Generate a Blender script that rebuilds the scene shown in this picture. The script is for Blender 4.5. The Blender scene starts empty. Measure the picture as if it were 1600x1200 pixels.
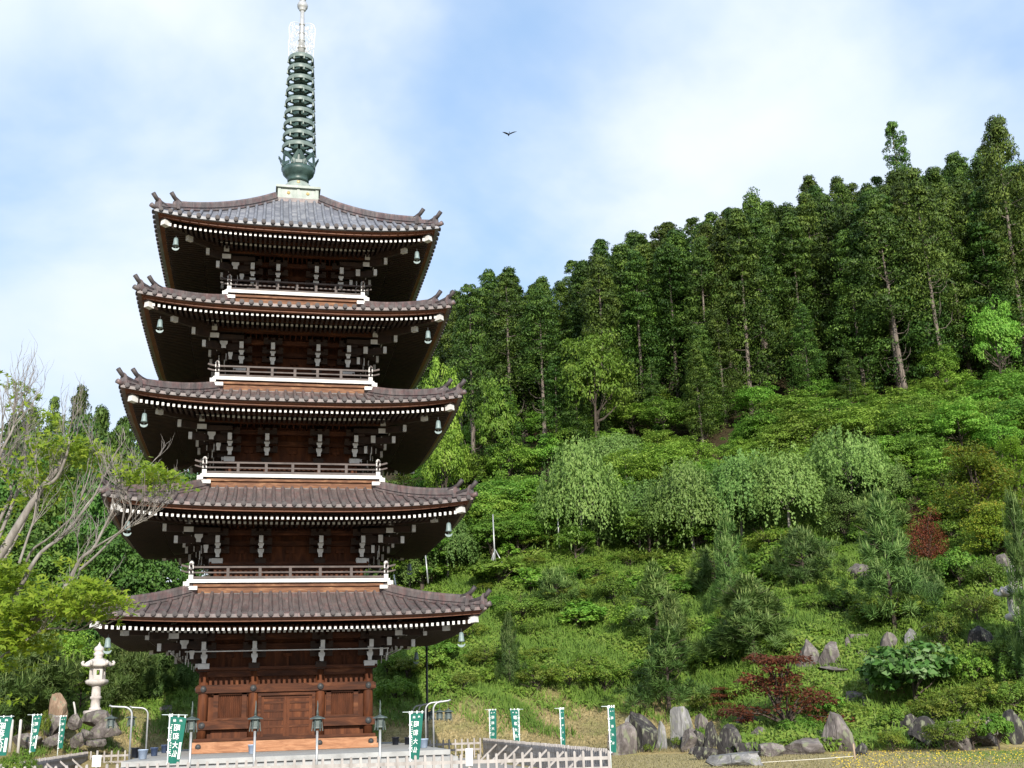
import bpy, bmesh, math, random
import numpy as np
from mathutils import Vector, Matrix
R = math.radians
PI = math.pi
sc = bpy.context.scene
COL = sc.collection
rnd = random.Random(7)

# ---------------------------------------------------------------- helpers
class MB:
    """collects shapes, linked later as ONE mesh object"""
    def __init__(s):
        s.v = []; s.f = []; s.m = []; s.sm = []; s.M = Matrix.Identity(4); s.mi = 0
    def add(s, vs, fs, smooth=False):
        o = len(s.v)
        M = s.M
        s.v.extend([tuple(M @ Vector(p)) for p in vs])
        for f in fs:
            s.f.append([i + o for i in f]); s.m.append(s.mi); s.sm.append(smooth)
    def box(s, c, d, rot=None):
        x, y, z = d[0] / 2, d[1] / 2, d[2] / 2
        ps = [Vector(p) for p in ((-x,-y,-z),(x,-y,-z),(x,y,-z),(-x,y,-z),(-x,-y,z),(x,-y,z),(x,y,z),(-x,y,z))]
        if rot is not None: ps = [rot @ p for p in ps]
        s.add([p + Vector(c) for p in ps], [(0,3,2,1),(4,5,6,7),(0,1,5,4),(1,2,6,5),(2,3,7,6),(3,0,4,7)])
    def beam(s, a, b, w, h, up=(0, 0, 1)):
        """a rectangular bar from a to b"""
        a, b = Vector(a), Vector(b); d = (b - a).normalized()
        sd = d.cross(Vector(up)).normalized(); u = sd.cross(d)
        vs = []
        for p in (a, b):
            for (i, j) in ((-1,-1),(1,-1),(1,1),(-1,1)):
                vs.append(p + sd * (i * w / 2) + u * (j * h / 2))
        s.add(vs, [(0,1,2,3),(7,6,5,4),(0,4,5,1),(1,5,6,2),(2,6,7,3),(3,7,4,0)])
    def tube(s, path, rad, n=8, cap=True, smooth=True):
        P = [Vector(p) for p in path]
        if not isinstance(rad, (list, tuple)): rad = [rad] * len(P)
        vs = []; fs = []
        prev = None
        for i, p in enumerate(P):
            t = (P[min(i + 1, len(P) - 1)] - P[max(i - 1, 0)])
            if t.length < 1e-9: t = Vector((0, 0, 1))
            t.normalize()
            if prev is None:
                ref = Vector((0, 0, 1)) if abs(t.z) < .9 else Vector((1, 0, 0))
                a = t.cross(ref).normalized()
            else:
                a = (prev - t * prev.dot(t)).normalized()
            prev = a; b = t.cross(a)
            for j in range(n):
                q = 2 * PI * j / n
                vs.append(p + (a * math.cos(q) + b * math.sin(q)) * rad[i])
        for i in range(len(P) - 1):
            for j in range(n):
                k = (j + 1) % n
                fs.append((i * n + j, i * n + k, (i + 1) * n + k, (i + 1) * n + j))
        if cap:
            fs.append(tuple(range(n - 1, -1, -1))); fs.append(tuple((len(P) - 1) * n + j for j in range(n)))
        s.add(vs, fs, smooth)
    def lathe(s, prof, n=16, c=(0, 0, 0), smooth=True, wob=None, cap=True):
        vs = []; fs = []
        for (r, z) in prof:
            for j in range(n):
                q = 2 * PI * j / n
                rr = r * (wob(q, z) if wob else 1)
                vs.append((c[0] + rr * math.cos(q), c[1] + rr * math.sin(q), c[2] + z))
        for i in range(len(prof) - 1):
            for j in range(n):
                k = (j + 1) % n
                fs.append((i * n + j, i * n + k, (i + 1) * n + k, (i + 1) * n + j))
        if cap and prof[0][0] > 1e-4: fs.append(tuple(range(n - 1, -1, -1)))
        if cap and prof[-1][0] > 1e-4: fs.append(tuple((len(prof) - 1) * n + j for j in range(n)))
        s.add(vs, fs, smooth)
    def sheet(s, rows, smooth=True, flip=False):
        n = len(rows[0]); vs = [p for r in rows for p in r]; fs = []
        for i in range(len(rows) - 1):
            for j in range(n - 1):
                q = (i * n + j, i * n + j + 1, (i + 1) * n + j + 1, (i + 1) * n + j)
                fs.append(q[::-1] if flip else q)
        s.add(vs, fs, smooth)
    def build(s, name, mats, parent=None, loc=None):
        me = bpy.data.meshes.new(name)
        me.from_pydata(s.v, [], s.f)
        if not isinstance(mats, (list, tuple)): mats = [mats]
        for m in mats: me.materials.append(m)
        me.polygons.foreach_set('material_index', s.m)
        me.polygons.foreach_set('use_smooth', s.sm)
        me.update()
        o = bpy.data.objects.new(name, me); COL.objects.link(o)
        if parent: o.parent = parent
        if loc: o.location = loc
        return o

def tag(o, label, cat, group=None, kind=None):
    o['label'] = label; o['category'] = cat
    if group: o['group'] = group
    if kind: o['kind'] = kind
    return o
def thing(name, label, cat, loc=(0, 0, 0), rz=0, group=None):
    o = bpy.data.objects.new(name, None); COL.objects.link(o)
    o.empty_display_size = .3
    o.location = loc; o.rotation_euler = (0, 0, rz)
    return tag(o, label, cat, group)
def part(name, me, parent, loc=(0, 0, 0)):
    o = bpy.data.objects.new(name, me); COL.objects.link(o); o.parent = parent; o.location = loc
    return o
def dup(root, loc, rz=0, label=None, scale=None):
    r = root.copy(); COL.objects.link(r); r.location = loc; r.rotation_euler = (0, 0, rz)
    if scale: r.scale = scale
    if label: r['label'] = label
    for ch in list(root.children):
        c = ch.copy(); COL.objects.link(c); c.parent = r
        for g in list(ch.children):
            d = g.copy(); COL.objects.link(d); d.parent = c
    return r

# ---------------------------------------------------------------- materials
def nodes(name):
    m = bpy.data.materials.new(name); m.use_nodes = True
    nt = m.node_tree; b = nt.nodes['Principled BSDF']
    return m, nt, b
def L(nt, a, b): nt.links.new(a, b)
def ramp(nt, stops):
    r = nt.nodes.new('ShaderNodeValToRGB'); e = r.color_ramp.elements
    while len(e) < len(stops): e.new(.5)
    for i, (p, c) in enumerate(stops):
        e[i].position = p; e[i].color = (*c, 1)
    return r
def noise_mat(name, stops, scale=(1, 1, 1), nscale=4, detail=6, rough=.7, bump=0, metal=0, spec=.4, dist=0, bscale=None, coord='Object'):
    m, nt, b = nodes(name)
    tc = nt.nodes.new('ShaderNodeTexCoord'); mp = nt.nodes.new('ShaderNodeMapping'); mp.inputs['Scale'].default_value = scale
    L(nt, tc.outputs[coord], mp.inputs['Vector'])
    n = nt.nodes.new('ShaderNodeTexNoise'); n.inputs['Scale'].default_value = nscale; n.inputs['Detail'].default_value = detail
    n.inputs['Roughness'].default_value = .62; n.inputs['Distortion'].default_value = dist
    L(nt, mp.outputs[0], n.inputs['Vector'])
    r = ramp(nt, stops); L(nt, n.outputs['Fac'], r.inputs[0]); L(nt, r.outputs[0], b.inputs['Base Color'])
    b.inputs['Roughness'].default_value = rough; b.inputs['Metallic'].default_value = metal
    b.inputs['Specular IOR Level'].default_value = spec
    if bump:
        n2 = n
        if bscale:
            n2 = nt.nodes.new('ShaderNodeTexNoise'); n2.inputs['Scale'].default_value = bscale; n2.inputs['Detail'].default_value = 5
            L(nt, mp.outputs[0], n2.inputs['Vector'])
        bp = nt.nodes.new('ShaderNodeBump'); bp.inputs['Strength'].default_value = bump; bp.inputs['Distance'].default_value = .05
        L(nt, n2.outputs['Fac'], bp.inputs['Height']); L(nt, bp.outputs[0], b.inputs['Normal'])
    return m

M = {}
M['wood'] = noise_mat('pagoda_wood', [(.22, (.028, .010, .005)), (.45, (.070, .022, .009)), (.60, (.115, .037, .014)), (.82, (.24, .095, .038))], (1, 1, .2), 3.2, 9, .7, .3, dist=.8, spec=.2)
M['wood_beam'] = noise_mat('beam_wood', [(.22, (.020, .008, .005)), (.45, (.050, .017, .008)), (.60, (.092, .031, .013)), (.82, (.22, .092, .042))], (.22, .22, 1.2), 3.6, 9, .7, .3, dist=.7, spec=.2)
M['wood_dark'] = noise_mat('eave_shade_wood', [(.3, (.016, .009, .007)), (.7, (.042, .021, .012))], (1, 1, 1), 3, 5, .75)  # wood under the eaves, its shade put into the dark colour
M['wood_eave'] = noise_mat('eave_board_wood', [(.3, (.085, .027, .011)), (.7, (.17, .058, .022))], (.5, .5, 2), 4, 7, .6)
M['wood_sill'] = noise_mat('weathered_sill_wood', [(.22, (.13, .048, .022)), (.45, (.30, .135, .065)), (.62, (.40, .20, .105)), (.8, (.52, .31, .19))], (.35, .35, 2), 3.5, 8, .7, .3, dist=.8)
M['wood_pale'] = noise_mat('balcony_floor_wood', [(.25, (.065, .024, .011)), (.5, (.15, .062, .028)), (.75, (.36, .19, .095))], (.5, .5, 3), 3, 8, .7, dist=.8)
M['lattice'] = noise_mat('lattice_wood', [(.3, (.05, .018, .009)), (.7, (.12, .04, .018))], (1, 1, .3), 5, 6, .6)
M['white'] = noise_mat('white_paint', [(.3, (.46, .45, .44)), (.7, (.68, .675, .67))], (1, 1, 1), 2.5, 6, .5)
M['rail'] = noise_mat('grey_brown_rail', [(.3, (.050, .038, .036)), (.7, (.11, .085, .080))], (1, 1, 1), 3, 5, .6)
M['iron'] = noise_mat('dark_iron', [(.3, (.02, .022, .024)), (.7, (.06, .06, .062))], (1, 1, 1), 6, 4, .5)
M['verdigris'] = noise_mat('pale_verdigris_copper', [(.3, (.17, .21, .19)), (.6, (.29, .33, .30)), (.8, (.42, .44, .40))], (1, 1, .5), 3, 7, .5)
M['bronze'] = noise_mat('green_black_bronze', [(.3, (.018, .040, .038)), (.6, (.045, .085, .078)), (.85, (.11, .16, .145))], (1, 1, 1), 2.5, 6, .45, spec=.5)
M['bronze_pale'] = noise_mat('grey_green_bronze', [(.3, (.08, .115, .105)), (.7, (.17, .215, .20))], (1, 1, 1), 3, 6, .45)
M['steel'] = noise_mat('pale_steel', [(.3, (.34, .35, .36)), (.7, (.55, .56, .57))], (1, 1, 1), 3, 4, .35, metal=.3)
M['gold'] = noise_mat('gold_leaf', [(.3, (.75, .52, .18)), (.7, (.9, .7, .35))], (1, 1, 1), 3, 3, .3, metal=.6)
M['flame'] = noise_mat('pale_gilt_filigree', [(.3, (.78, .74, .66)), (.7, (.88, .85, .8))], (1, 1, 1), 3, 3, .5)
M['bell'] = noise_mat('blue_green_bell_bronze', [(.3, (.11, .165, .17)), (.55, (.21, .27, .27)), (.8, (.42, .46, .45))], (1, 1, 1), 4, 5, .5)
M['concrete'] = noise_mat('platform_concrete', [(.25, (.22, .22, .215)), (.5, (.33, .33, .325)), (.75, (.41, .41, .40))], (1, 1, 1), 1.5, 9, .85, .1, bscale=30)
M['fence'] = noise_mat('pale_weathered_fence', [(.25, (.20, .18, .17)), (.5, (.33, .305, .295)), (.75, (.46, .435, .42))], (1, 1, .3), 4, 8, .8)
M['granite'] = noise_mat('white_granite', [(.25, (.28, .25, .23)), (.5, (.50, .46, .44)), (.8, (.64, .61, .59))], (1, 1, .6), 2.6, 10, .75, .15, bscale=40)
M['lamp'] = noise_mat('lamp_verdigris_bronze', [(.3, (.03, .042, .042)), (.7, (.10, .13, .125))], (1, 1, 1), 6, 5, .5)
M['green_cloth'] = noise_mat('green_banner_cloth', [(.3, (.004, .095, .072)), (.7, (.007, .135, .10))], (1, 1, 1), 3, 3, .8)
M['white_print'] = noise_mat('white_print', [(.3, (.75, .76, .76)), (.7, (.85, .85, .85))], (1, 1, 1), 3, 3, .8)
M['pole_white'] = noise_mat('pale_blue_white_pole', [(.3, (.62, .72, .74)), (.7, (.75, .82, .84))], (1, 1, 1), 3, 3, .4)
M['pole_grey'] = noise_mat('galvanised_pole', [(.3, (.30, .31, .32)), (.7, (.46, .47, .48))], (1, 1, 1), 3, 3, .4, metal=.4)
M['bucket_blue'] = noise_mat('pale_blue_plastic', [(.3, (.33, .42, .58)), (.7, (.45, .53, .66))], (1, 1, 1), 3, 3, .45)
M['bucket_dark'] = noise_mat('dark_plastic', [(.3, (.012, .014, .022)), (.7, (.03, .035, .05))], (1, 1, 1), 3, 3, .45)
M['bucket_navy'] = noise_mat('slate_blue_plastic', [(.3, (.05, .08, .17)), (.7, (.10, .14, .24))], (1, 1, 1), 3, 3, .45)
M['stake'] = noise_mat('weathered_stake', [(.3, (.28, .20, .13)), (.7, (.46, .36, .26))], (1, 1, .3), 6, 5, .8)
M['stake_pale'] = noise_mat('pale_grey_post', [(.3, (.40, .38, .36)), (.7, (.56, .54, .52))], (1, 1, .3), 6, 5, .8)
M['rope'] = noise_mat('pale_rope', [(.3, (.5, .47, .4)), (.7, (.62, .6, .54))], (1, 1, 1), 20, 3, .9)
M['bird'] = noise_mat('dark_feathers', [(.3, (.02, .022, .035)), (.7, (.05, .05, .065))], (1, 1, 1), 20, 3, .8)
M['brick'] = noise_mat('red_brown_box', [(.3, (.3, .08, .04)), (.7, (.4, .13, .07))], (1, 1, 1), 20, 3, .8)

def tile_mat():
    m = noise_mat('copper_brown_roof_tile', [(.22, (.045, .038, .039)), (.46, (.105, .090, .090)), (.62, (.155, .125, .122)), (.82, (.33, .305, .295))], (3.2, .45, .6), 1.8, 10, .5, dist=.6, spec=.5)
    nt = m.node_tree; b = nt.nodes['Principled BSDF']
    r = [n for n in nt.nodes if n.type == 'VALTORGB'][0]
    tc = [n for n in nt.nodes if n.type == 'TEX_COORD'][0]
    sx = nt.nodes.new('ShaderNodeTexNoise'); sx.inputs['Scale'].default_value = 3.1; sx.inputs['Detail'].default_value = 3
    L(nt, tc.outputs['Object'], sx.inputs['Vector'])
    rr = ramp(nt, [(.45, (1, 1, 1)), (.68, (1.15, .80, .80))]); L(nt, sx.outputs['Fac'], rr.inputs[0])
    mx = nt.nodes.new('ShaderNodeMix'); mx.data_type = 'RGBA'; mx.blend_type = 'MULTIPLY'; mx.inputs['Factor'].default_value = .8
    L(nt, r.outputs[0], mx.inputs['A']); L(nt, rr.outputs[0], mx.inputs['B']); L(nt, mx.outputs['Result'], b.inputs['Base Color'])
    return m
M['tile'] = tile_mat()
M['tile_end'] = noise_mat('dark_tile_end', [(.3, (.030, .025, .027)), (.7, (.070, .058, .060))], (1, 1, 1), 5, 4, .6)
M['tile_top'] = noise_mat('blue_grey_roof_tile', [(.22, (.075, .078, .095)), (.5, (.15, .155, .18)), (.8, (.33, .33, .34))], (1.2, 1.2, .8), 1.7, 10, .48, dist=.5, spec=.5)

def leaf_mat(name, dark, mid, light, trans=.28, rough=.55, hue=.02):
    """leaf colour varies leaf by leaf ('tint') and plant by plant (object random)"""
    m, nt, b = nodes(name)
    at = nt.nodes.new('ShaderNodeAttribute'); at.attribute_name = 'tint'
    r = ramp(nt, [(0, dark), (.5, mid), (1, light)]); L(nt, at.outputs['Fac'], r.inputs[0])
    oi = nt.nodes.new('ShaderNodeObjectInfo')
    hs = nt.nodes.new('ShaderNodeHueSaturation')
    mr = nt.nodes.new('ShaderNodeMapRange'); mr.inputs['To Min'].default_value = .5 - hue; mr.inputs['To Max'].default_value = .5 + hue
    L(nt, oi.outputs['Random'], mr.inputs['Value']); L(nt, mr.outputs[0], hs.inputs['Hue'])
    mv = nt.nodes.new('ShaderNodeMath'); mv.operation = 'MULTIPLY_ADD'; mv.inputs[1].default_value = 7.31; mv.inputs[2].default_value = 0
    fr = nt.nodes.new('ShaderNodeMath'); fr.operation = 'FRACT'; L(nt, oi.outputs['Random'], mv.inputs[0]); L(nt, mv.outputs[0], fr.inputs[0])
    m2 = nt.nodes.new('ShaderNodeMapRange'); m2.inputs['To Min'].default_value = .72; m2.inputs['To Max'].default_value = 1.25
    L(nt, fr.outputs[0], m2.inputs['Value']); L(nt, m2.outputs[0], hs.inputs['Value'])
    L(nt, r.outputs[0], hs.inputs['Color'])
    L(nt, hs.outputs[0], b.inputs['Base Color']); b.inputs['Roughness'].default_value = rough; b.inputs['Specular IOR Level'].default_value = .25
    tr = nt.nodes.new('ShaderNodeBsdfTranslucent'); L(nt, hs.outputs[0], tr.inputs['Color'])
    mx = nt.nodes.new('ShaderNodeMixShader'); mx.inputs[0].default_value = trans
    out = nt.nodes['Material Output']
    L(nt, b.outputs[0], mx.inputs[1]); L(nt, tr.outputs[0], mx.inputs[2]); L(nt, mx.outputs[0], out.inputs['Surface'])
    return m
M['cedar'] = leaf_mat('cedar_needles', (.016, .036, .008), (.058, .110, .017), (.150, .225, .038), .18, hue=.022)
M['broad'] = leaf_mat('broad_leaves', (.060, .140, .014), (.155, .295, .034), (.290, .420, .072), .38, hue=.018)
M['broad_dark'] = leaf_mat('dark_broad_leaves', (.028, .066, .013), (.066, .140, .022), (.135, .225, .044), .28)
M['weep'] = leaf_mat('weeping_leaves', (.080, .155, .032), (.155, .265, .062), (.255, .360, .105), .38, hue=.014)
M['pine'] = leaf_mat('pine_needles', (.034, .078, .018), (.100, .175, .038), (.230, .300, .095), .22, hue=.012)
M['yellow'] = leaf_mat('yellow_green_maple_leaves', (.120, .220, .014), (.215, .350, .026), (.360, .460, .060), .5, hue=.012)
M['redmaple'] = leaf_mat('red_maple_leaves', (.070, .020, .011), (.165, .048, .024), (.27, .095, .042), .35, hue=.008)
M['purple'] = leaf_mat('purple_maple_leaves', (.035, .010, .018), (.085, .020, .032), (.140, .045, .058), .25, hue=.008)
M['orange'] = leaf_mat('orange_tinged_leaves', (.075, .135, .014), (.160, .240, .022), (.360, .265, .036), .4, hue=.012)
M['azalea'] = leaf_mat('azalea_leaves', (.060, .125, .014), (.150, .235, .028), (.280, .310, .058), .38, hue=.015)
M['bigleaf'] = leaf_mat('big_pale_leaves', (.055, .150, .028), (.115, .250, .052), (.36, .47, .24), .35, hue=.006)
M['grass'] = leaf_mat('bank_grass', (.090, .175, .028), (.195, .315, .050), (.340, .420, .115), .42, hue=.0)
M['weeds'] = leaf_mat('bank_weed_leaves', (.060, .130, .016), (.145, .255, .034), (.280, .360, .068), .38, hue=.0)
M['straw'] = leaf_mat('dry_grass', (.15, .135, .055), (.27, .235, .115), (.39, .34, .19), .3, hue=.0)
M['yellow_flower'] = leaf_mat('buttercup_petals', (.6, .42, .02), (.75, .55, .03), (.85, .65, .05), .2, hue=.0)
M['bark'] = noise_mat('cedar_bark', [(.25, (.07, .055, .045)), (.55, (.16, .13, .11)), (.8, (.29, .25, .22))], (3, 3, .3), 3, 7, .9, .3)
M['bark_dark'] = noise_mat('dark_bark', [(.3, (.035, .026, .02)), (.7, (.09, .07, .055))], (3, 3, .4), 3, 6, .9)
M['bark_grey'] = noise_mat('grey_smooth_bark', [(.25, (.09, .078, .07)), (.5, (.20, .178, .162)), (.75, (.35, .322, .295))], (2, 2, .6), 5, 7, .85)

def rock_mat(name, c0, c1, c2):
    m = noise_mat(name, [(.28, c0), (.5, c1), (.72, c2)], (1.6, 1.6, .8), 2.6, 14, .9, .9, dist=.8, bscale=6)
    nt = m.node_tree; b = nt.nodes['Principled BSDF']
    r = [n for n in nt.nodes if n.type == 'VALTORGB'][0]; mp = [n for n in nt.nodes if n.type == 'MAPPING'][0]
    lv = nt.nodes.new('ShaderNodeTexNoise'); lv.inputs['Scale'].default_value = 4.5; lv.inputs['Detail'].default_value = 9; L(nt, mp.outputs[0], lv.inputs['Vector'])
    lr = ramp(nt, [(.56, (0, 0, 0)), (.66, (1, 1, 1))]); L(nt, lv.outputs['Fac'], lr.inputs[0])
    mx = nt.nodes.new('ShaderNodeMix'); mx.data_type = 'RGBA'; L(nt, lr.outputs[0], mx.inputs['Factor']); L(nt, r.outputs[0], mx.inputs['A']); mx.inputs['B'].default_value = (.17, .18, .12, 1)
    L(nt, mx.outputs['Result'], b.inputs['Base Color'])
    vo = nt.nodes.new('ShaderNodeTexVoronoi'); vo.feature = 'DISTANCE_TO_EDGE'; vo.inputs['Scale'].default_value = 2.2; L(nt, mp.outputs[0], vo.inputs['Vector'])
    vr = ramp(nt, [(0, (0, 0, 0)), (.06, (1, 1, 1))]); L(nt, vo.outputs['Distance'], vr.inputs[0])
    bp = [n for n in nt.nodes if n.type == 'BUMP'][0]; b2 = nt.nodes.new('ShaderNodeBump'); b2.inputs['Strength'].default_value = .5; b2.inputs['Distance'].default_value = .04
    L(nt, vr.outputs[0], b2.inputs['Height']); L(nt, bp.outputs[0], b2.inputs['Normal']); L(nt, b2.outputs[0], b.inputs['Normal'])
    return m
M['rock'] = rock_mat('brown_grey_rock', (.045, .038, .036), (.125, .108, .103), (.27, .24, .23))
M['rock_dark'] = rock_mat('dark_rock', (.012, .011, .012), (.035, .032, .032), (.12, .108, .105))
M['rock_pale'] = rock_mat('pale_grey_rock', (.07, .07, .073), (.18, .178, .18), (.36, .35, .35))
M['rock_tan'] = rock_mat('tan_rock', (.13, .085, .055), (.24, .165, .115), (.36, .27, .2))

# ---------------------------------------------------------------- camera
F, PITCH, ROLL, YAW = 1750.39, .2873, .0322, .2247
CAM = Vector((-1.254, -53.938, 1.124))
_F0 = Vector((math.sin(YAW), math.cos(YAW), 0)); _R0 = Vector((math.cos(YAW), -math.sin(YAW), 0)); _U = Vector((0, 0, 1))
_F = _F0 * math.cos(PITCH) + _U * math.sin(PITCH); _U2 = _U * math.cos(PITCH) - _F0 * math.sin(PITCH)
_R = _R0 * math.cos(ROLL) - _U2 * math.sin(ROLL); _UU = _R0 * math.sin(ROLL) + _U2 * math.cos(ROLL)
cd = bpy.data.cameras.new('camera'); cam = bpy.data.objects.new('camera', cd); COL.objects.link(cam)
cd.sensor_fit = 'HORIZONTAL'; cd.sensor_width = 36; cd.lens = 36 * F / 1600; cd.clip_end = 5000; cd.clip_start = .1
cam.matrix_world = Matrix(((_R.x, _UU.x, -_F.x, CAM.x), (_R.y, _UU.y, -_F.y, CAM.y), (_R.z, _UU.z, -_F.z, CAM.z), (0, 0, 0, 1)))
sc.camera = cam
def ray(px, py): return _F + _R * ((px - 800) / F) + _UU * ((600 - py) / F)
def atd(px, py, d):
    """the point of the place at horizontal distance d in the direction (px, py)"""
    v = ray(px, py); return CAM + v * (d / v.dot(_F0))
def ony(px, py, y):
    v = ray(px, py); return CAM + v * ((y - CAM.y) / v.y)
def ground_frame(p): q = Vector(p) - CAM; return q.dot(_R0), q.dot(_F0)

# ---------------------------------------------------------------- light
SUN_EL, SUN_AZ = R(25.5), R(3)          # azimuth measured from the facade's outward normal (-y) towards -x
sdir = Vector((-math.sin(SUN_AZ) * math.cos(SUN_EL), -math.cos(SUN_AZ) * math.cos(SUN_EL), math.sin(SUN_EL)))
sl = bpy.data.lights.new('sun', 'SUN'); sl.energy = 4.6; sl.angle = R(.5); sl.color = (1, .94, .83)
so = bpy.data.objects.new('sun', sl); COL.objects.link(so)
so.rotation_euler = (-sdir).to_track_quat('-Z', 'Y').to_euler()
w = bpy.data.worlds.new('World'); sc.world = w; w.use_nodes = True
nt = w.node_tree; bg = nt.nodes['Background']
sky = nt.nodes.new('ShaderNodeTexSky'); sky.sky_type = 'NISHITA'; sky.sun_disc = False
sky.sun_elevation = SUN_EL; sky.sun_rotation = math.atan2(sdir.x, sdir.y); sky.air_density = 1.1; sky.dust_density = .6; sky.ozone_density = 1.6
bg.inputs['Strength'].default_value = .108
# clouds: noise laid out on the sky's own directions (a flat cloud layer overhead)
tc = nt.nodes.new('ShaderNodeTexCoord'); sp = nt.nodes.new('ShaderNodeSeparateXYZ'); L(nt, tc.outputs['Generated'], sp.inputs[0])
ad = nt.nodes.new('ShaderNodeMath'); ad.operation = 'ADD'; ad.inputs[1].default_value = .35; L(nt, sp.outputs['Z'], ad.inputs[0])
mxz = nt.nodes.new('ShaderNodeMath'); mxz.operation = 'MAXIMUM'; mxz.inputs[1].default_value = .12; L(nt, ad.outputs[0], mxz.inputs[0])
dv = nt.nodes.new('ShaderNodeVectorMath'); dv.operation = 'DIVIDE'
cb = nt.nodes.new('ShaderNodeCombineXYZ')
for i in range(3): L(nt, mxz.outputs[0], cb.inputs[i])
L(nt, tc.outputs['Generated'], dv.inputs[0]); L(nt, cb.outputs[0], dv.inputs[1])
mpv = nt.nodes.new('ShaderNodeMapping'); L(nt, dv.outputs[0], mpv.inputs['Vector']); mpv.inputs['Location'].default_value = (1.9, 4.4, 0)
mpv.inputs['Rotation'].default_value = (0, 0, R(-20)); mpv.inputs['Scale'].default_value = (1, 1.0, 1)
n1 = nt.nodes.new('ShaderNodeTexNoise'); n1.inputs['Scale'].default_value = 2.3; n1.inputs['Detail'].default_value = 6; n1.inputs['Roughness'].default_value = .5; n1.inputs['Distortion'].default_value = .15
L(nt, mpv.outputs[0], n1.inputs['Vector'])
cr = ramp(nt, [(.29, (0, 0, 0)), (.61, (1, 1, 1))]); cr.color_ramp.interpolation = 'EASE'
L(nt, n1.outputs['Fac'], cr.inputs[0])
n2 = nt.nodes.new('ShaderNodeTexNoise'); n2.inputs['Scale'].default_value = 3; n2.inputs['Detail'].default_value = 6
L(nt, mpv.outputs[0], n2.inputs['Vector'])
cc = ramp(nt, [(.35, (5.1, 6.0, 7.3)), (.65, (6.3, 6.8, 7.4))]); L(nt, n2.outputs['Fac'], cc.inputs[0])
# clear air: the clear sky with thin high haze
mh = nt.nodes.new('ShaderNodeMix'); mh.data_type = 'RGBA'; mh.inputs['Factor'].default_value = .55; mh.inputs['B'].default_value = (3.9, 5.8, 8.7, 1)
L(nt, sky.outputs[0], mh.inputs['A'])
mc = nt.nodes.new('ShaderNodeMix'); mc.data_type = 'RGBA'; L(nt, cr.outputs[0], mc.inputs['Factor'])
L(nt, mh.outputs['Result'], mc.inputs['A']); L(nt, cc.outputs[0], mc.inputs['B']); L(nt, mc.outputs['Result'], bg.inputs['Color'])
sc.view_settings.view_transform = 'Standard'; sc.view_settings.look = 'None'; sc.view_settings.exposure = .52; sc.view_settings.gamma = 1

# ---------------------------------------------------------------- terrain
GZ = -.9
_S = np.array([(x - 800) / 1750 * .959 for x in (0, 250, 450, 600, 800, 1000, 1300, 1600)])
_D = np.array([0, 40, 46, 50, 56, 61, 64, 70, 78, 90, 100, 112, 130, 160, 220, 400.])
_Z = np.array([
 [-1,-1,-1,-1,-.2,.7,1.2,2,3,5,7,9,13,18,26,30],
 [-1,-1,-1,-1,-1,-.95,-.3,2.0,4.5,6.5,8,10,14,20,28,32],
 [-1,-1,-1,-1,-1,-1,-.95,1.2,4.5,8,10,13,18,27,36,40],
 [-1,-1,-1,-1,-1,-.95,-.5,1.9,6,11.5,14,18,26,38,52,60],
 [-1,-1,-1,-1,-1,-.9,.0,2.8,6.6,13.5,17,23,33,47,64,80],
 [-1,-1,-1,-1,-1,-.3,.8,3.2,7,14,19,27,38,53,71,90],
 [-1,-1,-1,-1,.1,2.2,3.6,6.5,11,17,22.5,30,41,57,77,95],
 [-1,-1,-1,-.7,1.8,4.8,6.5,9.5,13.5,19.5,25,32,44,63,85,105]])
def _smooth_interp(v, xs):
    v = np.clip(v, xs[0], xs[-1]); i = np.clip(np.searchsorted(xs, v, side='right') - 1, 0, len(xs) - 2)
    return i, (v - xs[i]) / (xs[i + 1] - xs[i])
def hz(r, d):
    r = np.asarray(r, float); d = np.asarray(d, float)
    s = r / np.maximum(d, 1)
    i, a = _smooth_interp(s, _S); a = a * a * (3 - 2 * a)
    j, b = _smooth_interp(d, _D)
    z = (_Z[i, j] * (1 - a) + _Z[i + 1, j] * a) * (1 - b) + (_Z[i, j + 1] * (1 - a) + _Z[i + 1, j + 1] * a) * b
    n = np.sin(r * .9 + 1.3 * np.sin(d * .37)) * np.cos(d * .8 + r * .33) * .22 + np.sin(r * .31 + d * .23) * .3
    return z + n * np.clip((z + .9) / 2.5, 0, 1)
def hzp(x, y):
    q = ground_frame((x, y, 0)); return max(float(hz(q[0], q[1])), GZ)
def world(r, d, z): return CAM + _R0 * r + _F0 * d + _U * (z - CAM.z)
def hit(px, py, d0=38, d1=260):
    """where the line of sight through (px, py) meets the ground"""
    v = ray(px, py); d = d0
    while d < d1:
        p = CAM + v * (d / v.dot(_F0)); r, dd = ground_frame(p)
        if p.z <= max(float(hz(r, dd)), GZ): return p
        d += .2
    return p
def metres(px_len, p):
    return px_len / F * (Vector(p) - CAM).dot(_F)

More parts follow.
